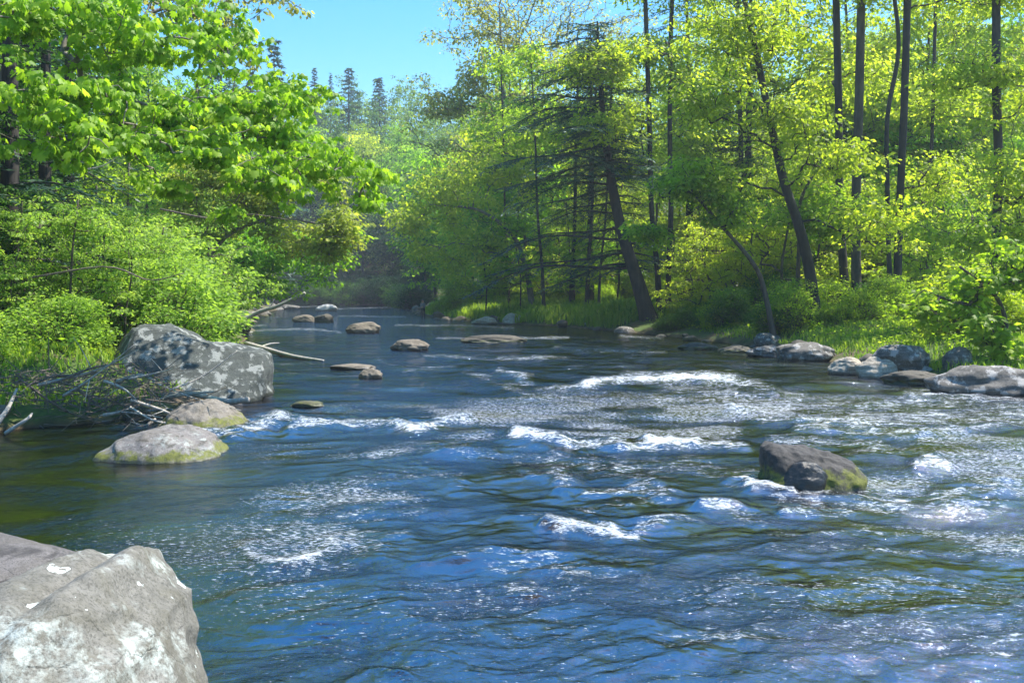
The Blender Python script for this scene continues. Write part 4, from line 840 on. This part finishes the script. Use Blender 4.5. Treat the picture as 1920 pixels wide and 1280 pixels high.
# the big near maple hanging in from the top left
YM = 14.5
b = np.array([-11.6, 14.6, 0]); b[2] = gz(b[0], b[1])-0.1
rm = np.random.default_rng(55)
spec = [(D(60,60,13)-b, (1.3,1.6,1.0)), (D(60,200,12.5)-b, (1.0,1.4,0.55)), (D(170,150,13)-b, (1.1,1.5,0.65)), (D(180,30,14)-b, (1.3,1.6,0.8)), (D(300,110,14)-b, (1.2,1.7,0.8)),
        (D(330,220,14)-b, (1.1,1.6,0.7)), (D(430,190,14.5)-b, (1.2,1.7,0.8)), (D(400,60,16)-b, (1.0,1.5,0.7)), (D(520,240,15)-b, (1.1,1.7,0.75)), (D(590,310,15.5)-b, (0.95,1.6,0.6)),
        (D(670,310,16)-b, (0.75,1.4,0.45)), (D(520,330,14.5)-b, (0.9,1.3,0.5)), (D(700,370,16)-b, (0.35,1.0,0.35)), (D(400,290,13.5)-b, (0.9,1.2,0.5)), (D(140,270,12.5)-b, (1.1,1.3,0.35)),
        (D(420,400,14)-b, (0.35,0.5,0.15)), (D(300,345,13.5)-b, (0.5,0.7,0.2)), (D(250,250,13)-b, (0.9,1.2,0.35)), (D(-60,120,12)-b, (1.2,1.5,1.2)), (D(560,170,17)-b, (0.8,1.3,0.5))]
tips = ell_pts(rm, spec, 1150, 0.1, -0.22, 0.9, 8)
build_tree('near_maple', b, [(0, 0, -0.3), (0.3, -0.2, 2.5), (0.9, -0.4, 4.6), (1.8, -0.5, 6.2), (3.6, -0.2, 6.6)], 0.22, 0.07, tips,
   [dict(n=16, spread=0.17, size=0.118, droop=0.9, flat=0.3, tmpl=T_MAPLE, tilt=0.45, tv=0.2)], ('bark_grey', 'leaf_near'), 'near maple hanging its drooping bright leaf bunches in from the upper left', seed=56, start=0.35, r0=0.006, nseg=20, sides=10, upw=0.35)
# twig of pale leaves hanging in at the top, left of the sky
b = np.array([-14, 22, 0.]); b[2] = gz(b[0], b[1])
tips = ell_pts(np.random.default_rng(57), [(D(420,50,21)-b, (0.9,1.2,0.9)), (D(500,-10,21)-b, (1.2,1.2,0.4)), (D(555,10,21)-b, (0.4,.7,0.2)), (D(460,95,21)-b, (0.4,.7,0.5)), (D(350,20,21)-b, (1.2,1.2,1.0))], 130, 0.1)
build_tree('overhead_tree', b, [(0, 0, -0.3), (0.6, 0, 4), (2, -0.2, 7.2), (4.5, -0.4, 9.4)], 0.18, 0.05, tips,
   [dict(n=10, spread=0.22, size=0.13, droop=0.5, flat=0.4)], ('bark_grey', 'leaf_pale'), 'tree whose thin leafy branch ends cross the top left of the sky', seed=58, start=0.4, r0=0.008)
# skyline pines and the far hill wood
for px_, topy, Y_, s_, lab in [(515, 78, 120, 1, 'blue pine standing highest left of the sky gap'), (415, 22, 90, 1, 'blue pine partly hidden behind the maple leaves'), (655, 128, 185, 1, 'far bluish pine, the taller of two on the ridge'), (712, 146, 190, 1, 'far narrow pine, the thinner of two on the ridge'), (590, 128, 180, 1, 'far bluish pine on the ridge just right of the maple leaves'), (470, 115, 100, 1, 'blue pine behind the thin overhead branch'), (620, 138, 195, 1, 'far pine on the ridge between two taller bluish ones')]:
    x_ = (px_-960)*Y_/F; zb = gz(x_, Y_); zt = H-(topy-HZ)*Y_/F
    dup(PP, (x_, Y_, zb), px_*0.1, (zt-zb)/20.0*(0.8+0.3*math.sin(px_)), lab, sz=(zt-zb)/20.0)['category'] = 'pine tree'
rw = np.random.default_rng(77); parts = []
bmV, bmF = None, None
hx, hy = [], []
for Y_ in (150, 160, 170, 180, 190, 202, 215):
    for px_ in np.arange(330, 1000, 42*150/Y_): hx.append((px_+rw.normal(0, 8)-960)*Y_/F); hy.append(Y_+rw.normal(0, 3))
hx, hy = np.array(hx), np.array(hy); hz = ground_z(hx, hy)
for x_, y_, z_ in zip(hx, hy, hz):
    con = rw.random() < 0.22
    hh = rw.uniform(15, 22); tipsn = 80
    if con:
        f = rw.random(tipsn); rr = (1-f)*2.6*rw.random(tipsn)**0.4+0.15; a = rw.uniform(0, 6.28, tipsn); t = np.stack([x_+rr*np.cos(a), y_+rr*np.sin(a), z_+1+f*(hh)], 1)
        parts.append(cluster(t, 14, 0.75, 0.5, rw, flat=0.4, tbase=rw.normal(0.12, 0.08, tipsn)))
    else:
        t = ell_pts(rw, [((x_, y_, z_+hh*0.5), (4.2, 4.0, hh*0.42))], tipsn, 0.5)
        parts.append(cluster(t, 14, 1.0, 0.6, rw, flat=0.5, tbase=rw.normal(rw.uniform(0.3, 0.75), 0.1, len(t))))
V, P, a = merge(parts)
M['leaf_hill'] = leaf_mat('hill_leaf', (0.03, 0.08, 0.025), (0.085, 0.17, 0.028), (0.20, 0.30, 0.045), 0.45)
tag(obj('woodland', mesh('woodland', V, P, smooth=False, attrs={'tint': a}), M['leaf_hill']), 'mixed wood covering the far hill beyond the river bend', 'woodland', kind='stuff')

# prototypes themselves are used as extra trees of the wood so nothing is hidden
spots = [(PA, 30, 66, 'leafy tree in the second row of the right bank wood', 'second row of the right bank wood', 'leaf_yel'), (PB, 34, 80, 'leafy tree deep in the right bank wood', 'deep rows of the right bank wood', 'leaf_mid'),
         (PC, 12, 84, 'leafy tree deep in the right bank wood', 'deep rows of the right bank wood', 'leaf_yel'), (PU, 14, 41, 'young leafy tree under the tall right bank trunks', 'young trees under the right bank wood', 'leaf_yel'),
         (PV, 18, 38, 'young leafy tree under the tall right bank trunks', 'young trees under the right bank wood', 'leaf_mid'), (SA, 12.4, 24, 'low shrub on the right bank above the grey ledge', 'shrubs above the right ledge', 'leaf_yel'),
         (SB, 14.3, 25.5, 'low shrub on the right bank above the grey ledge', 'shrubs above the right ledge', 'leaf_mid'), (PF, -17, 150, 'dark green tree closing the river at the far bend', 'dark trees at the far bend', 'leaf_hollow_shade'),
         (PP, -38, 128, 'blue pine on the left slope near the bend', None, 'needle_blue'), (PH, -16.5, 23, 'dark hemlock in the shaded left bank wood', 'hemlocks of the left bank wood', 'needle')]
for p_, x_, y_, lab, grp, mt in spots:
    p_.location = (x_, y_, gz(x_, y_)-0.1); p_['label'] = lab
    if grp: p_['group'] = grp
    for ch in p_.children:
        if ch.name.startswith(('crown', 'foliage')): ch.material_slots[0].material = M[mt]
PP['category'] = 'pine tree'

# ------------------------------------------------------------------ grass and ground cover
def grass(name, n, xr_, yr_, cond, hgt, mat, label, seed, wdt=0.02, cat='grass'):
    r = np.random.default_rng(seed); x = r.uniform(*xr_, n); y = r.uniform(*yr_, n); z = ground_z(x, y)
    d = np.minimum(polydist(x, y, LS), polydist(x, y, RS))
    k = cond(x, y, z, d) & (z > 0.03); x, y, z = x[k], y[k], z[k]; n = len(x)
    c = noise(x*0.6, y*0.6, 0, seed)*0.5+0.5
    hh = hgt*(0.4+0.9*c)*r.uniform(0.6, 1.2, n); a = r.uniform(0, 6.28, n); ln = r.uniform(0.1, 0.7, n)
    P = np.stack([x, y, z-0.03], 1); s = np.stack([-np.sin(a), np.cos(a), 0*a], 1)*(wdt*(1+0.6*r.random(n)))[:, None]
    d_ = np.stack([np.cos(a), np.sin(a), 0*a], 1)
    m1 = P+d_*(hh*ln*0.3)[:, None]+np.stack([0*a, 0*a, hh*0.6], 1); tp = P+d_*(hh*ln)[:, None]+np.stack([0*a, 0*a, hh*(1-0.3*ln)], 1)
    V = np.stack([P-s, P+s, m1+s*0.8, m1-s*0.8, tp], 1).reshape(-1, 3); i = (np.arange(n)*5)[:, None]
    ti = np.repeat(np.clip(0.25+0.6*c+r.normal(0, .15, n), 0, 1), 5)
    return tag(obj(name, mesh(name, V, [i+np.array([[0, 1, 2, 3]]), i+np.array([[3, 2, 4]])], smooth=False, attrs={'tint': ti}), M[mat]), label, cat, kind='stuff')
right = lambda x, y: polydist(x, y, RS) < polydist(x, y, LS)
grass('grass', 60000, (-14, 14), (46, 84), lambda x, y, z, d: right(x, y) & (d > 0.2) & (d < 9), 0.75, 'grass', 'tall bright grass on the far right bank beside the leaning hemlock', 401, 0.035)
grass('grass', 60000, (8.5, 30), (14, 42), lambda x, y, z, d: right(x, y) & (d > 0.35) & (d < 10), 0.26, 'grass', 'short green grass among the rocks of the right bank', 402, 0.014)
grass('grass', 40000, (-16, -4), (7, 32), lambda x, y, z, d: ~right(x, y) & (d > 0.5) & (d < 7), 0.3, 'grass', 'green grass under the shrubs of the left bank', 403, 0.012)
# leafy ground cover
def cover(name, n, xr_, yr_, cond, mat, label, seed, size, spread, k=10):
    r = np.random.default_rng(seed); x = r.uniform(*xr_, n); y = r.uniform(*yr_, n); z = ground_z(x, y); d = np.minimum(polydist(x, y, LS), polydist(x, y, RS))
    m_ = cond(x, y, z, d) & (z > 0.05); t = np.stack([x, y, z+r.uniform(0.02, 0.5, n)*(0.5+0.5*noise(x*.5, y*.5, 0, seed))], 1)[m_]
    V, P, a = cluster(t, k, spread, size, r, flat=0.5, droop=0.1, tilt=0.6)
    tag(obj(name, mesh(name, V, P, smooth=False, attrs={'tint': a}), M[mat]), label, 'undergrowth', kind='stuff')
cover('undergrowth', 9000, (7, 34), (20, 60), lambda x, y, z, d: right(x, y) & (d > 1.2) & (d < 22), 'leaf_mid', 'leafy undergrowth covering the floor of the right bank wood', 411, 0.13, 0.35)
cover('undergrowth', 7000, (-34, -5), (9, 90), lambda x, y, z, d: ~right(x, y) & (d > 0.8) & (d < 14), 'leaf_mid', 'leafy undergrowth on the slope of the left bank', 412, 0.12, 0.35)

# ------------------------------------------------------------------ driftwood and logs
def stick(name, pts, r0, r1, mat, label, group=None, seed=0, sides=8, cat='branch', forks=()):
    P = [np.array(p, float) for p in pts]; base = P[0]; path = smooth_path([p-base for p in P], 14)
    parts = [(lambda a: (a[0], [a[1], a[2]], None))(tube(path, np.linspace(r0, r1, 14), sides, seed, 0.12))]
    for (t, d, L_) in forks:
        s = path[int(t*13)]; d = np.array(d, float); d /= np.linalg.norm(d); rr = (r0+(r1-r0)*t)*0.55
        pp = smooth_path([s, s+d*L_*0.5+np.array([0, 0, 0.06*L_]), s+d*L_], 8)
        parts.append((lambda a: (a[0], [a[1], a[2]], None))(tube(pp, np.linspace(rr, rr*0.3, 8), 6, seed+3, 0.12)))
    V, Pl, _ = merge(parts)
    return tag(obj(name, mesh(name, V, Pl), M[mat], loc=base), label, cat, group)
stick('dead_log', [D(455, 600, 62), D(490, 583, 62), D(520, 574, 61.5), D(572, 549, 61)], 0.17, 0.10, 'driftwood', 'bare pale log leaning up out of the far left shore', cat='log', forks=[(0.55, (0.4, 0, 1), 0.7)])
stick('dead_branch', [D(428, 578, 55), D(440, 558, 55), D(450, 535, 55), D(476, 512, 55)], 0.10, 0.03, 'driftwood', 'thin pale dead branch standing up behind the shrubs', forks=[(0.6, (1, 0, 0.6), 0.8)])
stick('floating_log', [W(462, 645, 0.15), W(500, 655, 0.14), W(550, 668, 0.08), W(606, 676, 0.02)], 0.11, 0.04, 'driftwood', 'pale barkless log lying in the water past the boulder', cat='log', forks=[(0.3, (1, 0.8, 0.25), 0.7)])
stick('driftwood_log', [D(300, 742, 15.2), D(360, 738, 15.0), D(420, 752, 14.8), D(466, 749, 14.7)], 0.045, 0.05, 'driftwood', 'smooth pale driftwood log resting across the front of the boulder', cat='log')
stick('driftwood_branch', [D(310, 745, 14.9), D(370, 737, 14.8), D(402, 734, 14.7)], 0.022, 0.012, 'driftwood', 'thin straight stick above the smooth driftwood log')
stick('driftwood_branch', [D(245, 838, 13.2), D(275, 800, 13.3), D(292, 785, 13.4)], 0.035, 0.022, 'driftwood', 'short pale branch leaning on the flat pitted rock', forks=[(0.5, (-1, 0, 0.4), 0.25)])
stick('driftwood_branch', [D(-10, 800, 12.6), D(15, 765, 12.8), D(32, 728, 13.0)], 0.04, 0.018, 'driftwood', 'pale upright stick at the far left end of the driftwood')
stick('driftwood_branch', [D(10, 812, 12.2), D(50, 786, 12.2), D(60, 775, 12.4)], 0.03, 0.015, 'driftwood', 'pale stick lying low at the left corner of the cove')
stick('driftwood_branch', [D(218, 716, 14.6), D(262, 703, 14.5), D(292, 714, 14.4)], 0.035, 0.02, 'driftwood', 'pale curved branch on top of the driftwood tangle')
rs = np.random.default_rng(88)
for k in range(34):
    px_, py_ = rs.uniform(20, 320), rs.uniform(700, 792); Y_ = rs.uniform(12.9, 14.6); a = rs.normal(0, 0.5); L_ = rs.uniform(0.5, 1.5)
    p0 = D(px_, py_, Y_); d = np.array([math.cos(a), rs.normal(0, .5), math.sin(a)*0.7]); d /= np.linalg.norm(d)
    p0[2] = max(p0[2], 0.08+0.1*abs(d[2])*L_)
    p1 = p0+d*L_*0.5+rs.normal(0, .06, 3); p2 = p0+d*L_+rs.normal(0, .1, 3); p2[2] = max(p2[2], 0.03)
    stick('driftwood_stick', [p0, p1, p2], rs.uniform(0.012, 0.03), 0.006, 'driftwood' if rs.random() < 0.5 else 'deadwood_dark', 'thin dead stick caught in the driftwood tangle left of the boulder', 'sticks of the driftwood tangle', seed=k, sides=6, forks=[(0.5, (rs.normal(), rs.normal(), rs.normal()), L_*0.4)])
n = 620; px_ = rs.uniform(-20, 310, n); py_ = rs.uniform(690, 800, n); Y_ = rs.uniform(12.8, 15.0, n)
A = np.array([D(a, b_, c_) for a, b_, c_ in zip(px_, py_, Y_)]); dd = rs.normal(size=(n, 3))*np.array([1, .8, .45]); dd /= np.linalg.norm(dd, axis=1)[:, None]; A[:, 2] = np.maximum(A[:, 2], 0.04)
B = A+dd*rs.uniform(0.15, 0.6, n)[:, None]; B[:, 2] = np.maximum(B[:, 2], 0.02)
V, q_ = frusta(A, B, rs.uniform(0.004, 0.011, n), np.full(n, 0.003), 4)
tag(obj('brushwood', mesh('brushwood', V, [q_]), M['deadwood_dark']), 'matted mass of thin dead twigs washed up left of the boulder', 'brushwood', kind='stuff')
# bare dead limbs of the hemlock shade at left
for k, (pts, lab) in enumerate([([(60,520),(200,500),(280,525),(345,512)], 'thin dark bare limb reaching over the left shrubs'), ([(300,392),(400,410),(470,402),(540,412)], 'thin bare limb crossing in front of the yellow leaves'), ([(140,320),(190,312),(230,288)], 'short pale bare limb in the dark of the left wood')]):
    stick('bare_limb', [D(x, y, 17+k) for x, y in pts], 0.02, 0.008, 'deadwood_dark' if k < 2 else 'driftwood', lab, seed=k)

# ------------------------------------------------------------------ the wading person
def simple_mat(name, c, rough=0.8):
    m, nt, out = newmat(name); p = nd(nt, 'ShaderNodeBsdfPrincipled'); n_ = noisen(nt, texco(nt), 14, 3)
    nt.links.new(ramp(nt, n_, [(0.3, tuple(x*0.75 for x in c)), (0.7, tuple(min(1, x*1.2) for x in c))]), p.inputs['Base Color']); p.inputs['Roughness'].default_value = rough
    nt.links.new(p.outputs[0], out.inputs[0]); return m
def skin(name, joints, edges, mat, parent, sub=2):
    me = bpy.data.meshes.new(name); me.from_pydata([j[:3] for j in joints], edges, [])
    o = obj(name, me, None, parent); me.materials.append(mat)
    o.modifiers.new('skin', 'SKIN'); 
    for v_, j in zip(me.skin_vertices[0].data, joints): v_.radius = (j[3], j[3] if len(j) < 5 else j[4])
    me.skin_vertices[0].data[0].use_root = True
    s = o.modifiers.new('sub', 'SUBSURF'); s.levels = sub; s.render_levels = sub
    return o
pb = W(793, 594, 0.0); pb[2] = -0.42
per = empty('person', pb, 'person in dark waders and grey top wading in the river by the far shore', 'person'); per.rotation_euler = (0, 0, R(48)); per.scale = (1.08, 1.08, 1.05)
fl = -1  # faces left
J = [(0,0,0.96,.14,.11),(0,0,1.15,.13,.10),(0,0,1.36,.16,.11),(0,0,1.49,.06,.06),(-.02,0,1.60,.085,.095),(-.02,0,1.69,.075,.085),
     (0,-.10,0.90,.09),(.01,-.11,0.50,.06),(.03,-.11,0.08,.045),(-.09,-.11,0.04,.035),(0,.10,0.90,.09),(-.02,.12,0.50,.06),(-.02,.12,0.08,.045),(-.14,.12,0.04,.035),
     (0,-.20,1.42,.055),(-.02,-.24,1.14,.042),(-.27,-.17,1.12,.032),(-.35,-.15,1.14,.03),(0,.20,1.42,.055),(-.03,.25,1.14,.042),(-.26,.16,1.06,.032),(-.34,.14,1.08,.03)]
E = [(0,1),(1,2),(2,3),(3,4),(4,5),(0,6),(6,7),(7,8),(8,9),(0,10),(10,11),(11,12),(12,13),(2,14),(14,15),(15,16),(16,17),(2,18),(18,19),(19,20),(20,21)]
J += [(-.40,-.16,1.16,.010),(-.43,-.16,1.14,.009),(-.40,-.14,1.17,.010),(-.44,-.14,1.15,.009),(-.39,-.12,1.17,.010),(-.42,-.12,1.15,.009),(-.36,-.17,1.18,.010),
      (-.39,.15,1.10,.010),(-.42,.15,1.08,.009),(-.39,.13,1.11,.010),(-.43,.13,1.09,.009),(-.38,.11,1.11,.010),(-.41,.11,1.09,.009),(-.35,.16,1.12,.010)]
E += [(17,22),(22,23),(17,24),(24,25),(17,26),(26,27),(17,28),(21,29),(29,30),(21,31),(31,32),(21,33),(33,34),(21,35)]
skin('body', J, E, simple_mat('skin_tone', (0.45, 0.28, 0.2)), per)
wd = simple_mat('wader_cloth', (0.035, 0.04, 0.035)); jk = simple_mat('grey_top', (0.16, 0.17, 0.18))
skin('waders', [(0,0,1.0,.165,.135),(0,0,1.18,.155,.125),(0,-.10,0.90,.115),(.01,-.11,0.50,.085),(.03,-.11,0.08,.07),(-.10,-.11,0.05,.055),(0,.10,0.90,.115),(-.02,.12,0.50,.085),(-.02,.12,0.08,.07),(-.15,.12,0.05,.055)],
     [(0,1),(0,2),(2,3),(3,4),(4,5),(0,6),(6,7),(7,8),(8,9)], wd, per)
skin('jacket', [(0,0,1.12,.15,.125),(0,0,1.38,.175,.13),(0,0,1.47,.08,.075),(0,-.20,1.42,.075),(-.02,-.24,1.14,.062),(-.25,-.175,1.12,.048),(0,.20,1.42,.075),(-.03,.25,1.14,.062),(-.24,.165,1.065,.048)],
     [(0,1),(1,2),(1,3),(3,4),(4,5),(1,6),(6,7),(7,8)], jk, per)
V, Fc = ico(3); cap = V*np.array([.105, .10, .06]); cap[:, 2] = np.maximum(cap[:, 2], -0.01); br = V*np.array([.16, .10, .012])-np.array([.06, 0, .0])
V, P, _ = merge([(cap, [Fc], None), (br, [Fc], None)]); obj('cap', mesh('cap', V+np.array([-.02, 0, 1.72]), P), simple_mat('cap_cloth', (0.12, 0.14, 0.13)), per)

# ------------------------------------------------------------------ light, sky, camera
AZ, EL = R(70), R(62)
s = Vector((math.sin(AZ)*math.cos(EL), math.cos(AZ)*math.cos(EL), math.sin(EL)))
ld = bpy.data.lights.new('sun', 'SUN'); ld.energy = 4.6; ld.angle = R(0.53); ld.color = (1, 0.95, 0.86)
lo = bpy.data.objects.new('sun', ld); COL.objects.link(lo); lo.rotation_euler = s.to_track_quat('Z', 'Y').to_euler()
w = bpy.data.worlds.new('World'); SC.world = w; w.use_nodes = True; nt = w.node_tree; nt.nodes.clear()
sky = nt.nodes.new('ShaderNodeTexSky'); sky.sky_type = 'NISHITA'; sky.sun_disc = False; sky.sun_elevation = EL; sky.sun_rotation = AZ; sky.ozone_density = 2.5; sky.air_density = 1.2; sky.dust_density = 0.6
bg = nt.nodes.new('ShaderNodeBackground'); bg.inputs[1].default_value = 0.125; ow = nt.nodes.new('ShaderNodeOutputWorld')
hs = nt.nodes.new('ShaderNodeHueSaturation'); hs.inputs['Saturation'].default_value = 1.5; hs.inputs['Hue'].default_value = 0.498; nt.links.new(sky.outputs[0], hs.inputs['Color']); nt.links.new(hs.outputs[0], bg.inputs[0]); nt.links.new(bg.outputs[0], ow.inputs[0])

hv = np.array([(x, y, z) for x in (-430, 430) for y in (-120, 470) for z in (-4, 80)], float)
hf = np.array([(0, 1, 3, 2), (4, 6, 7, 5), (0, 4, 5, 1), (2, 3, 7, 6), (0, 2, 6, 4), (1, 5, 7, 3)])
m, nt, out = newmat('haze_air'); pv = nd(nt, 'ShaderNodeVolumePrincipled'); pv.inputs['Color'].default_value = (0.80, 0.90, 1.0, 1); pv.inputs['Density'].default_value = 0.00065; pv.inputs['Anisotropy'].default_value = 0.2
nt.links.new(pv.outputs[0], out.inputs['Volume'])
tag(obj('haze', mesh('haze', hv, [hf], smooth=False), m), 'pale bluish haze in the air of the river valley', 'haze', kind='stuff')
cam = bpy.data.cameras.new('camera'); co = bpy.data.objects.new('camera', cam); COL.objects.link(co)
co.location = (0, 0, H); co.rotation_euler = (R(90), 0, 0); cam.sensor_width = 36; cam.lens = 36*F/1920; cam.shift_y = -(640-HZ)/1920
cam.clip_start = 0.05; cam.clip_end = 2000; SC.camera = co
SC.view_settings.view_transform = 'Standard'; SC.view_settings.look = 'None'; SC.view_settings.exposure = 1.22; SC.view_settings.gamma = 1
cy = SC.cycles
cy.max_bounces = 7; cy.diffuse_bounces = 3; cy.glossy_bounces = 2; cy.transmission_bounces = 3; cy.transparent_max_bounces = 6; cy.volume_bounces = 0
cy.sample_clamp_indirect = 3.0; cy.use_denoising = True; cy.use_light_tree = False
cy.caustics_reflective = False; cy.caustics_refractive = False
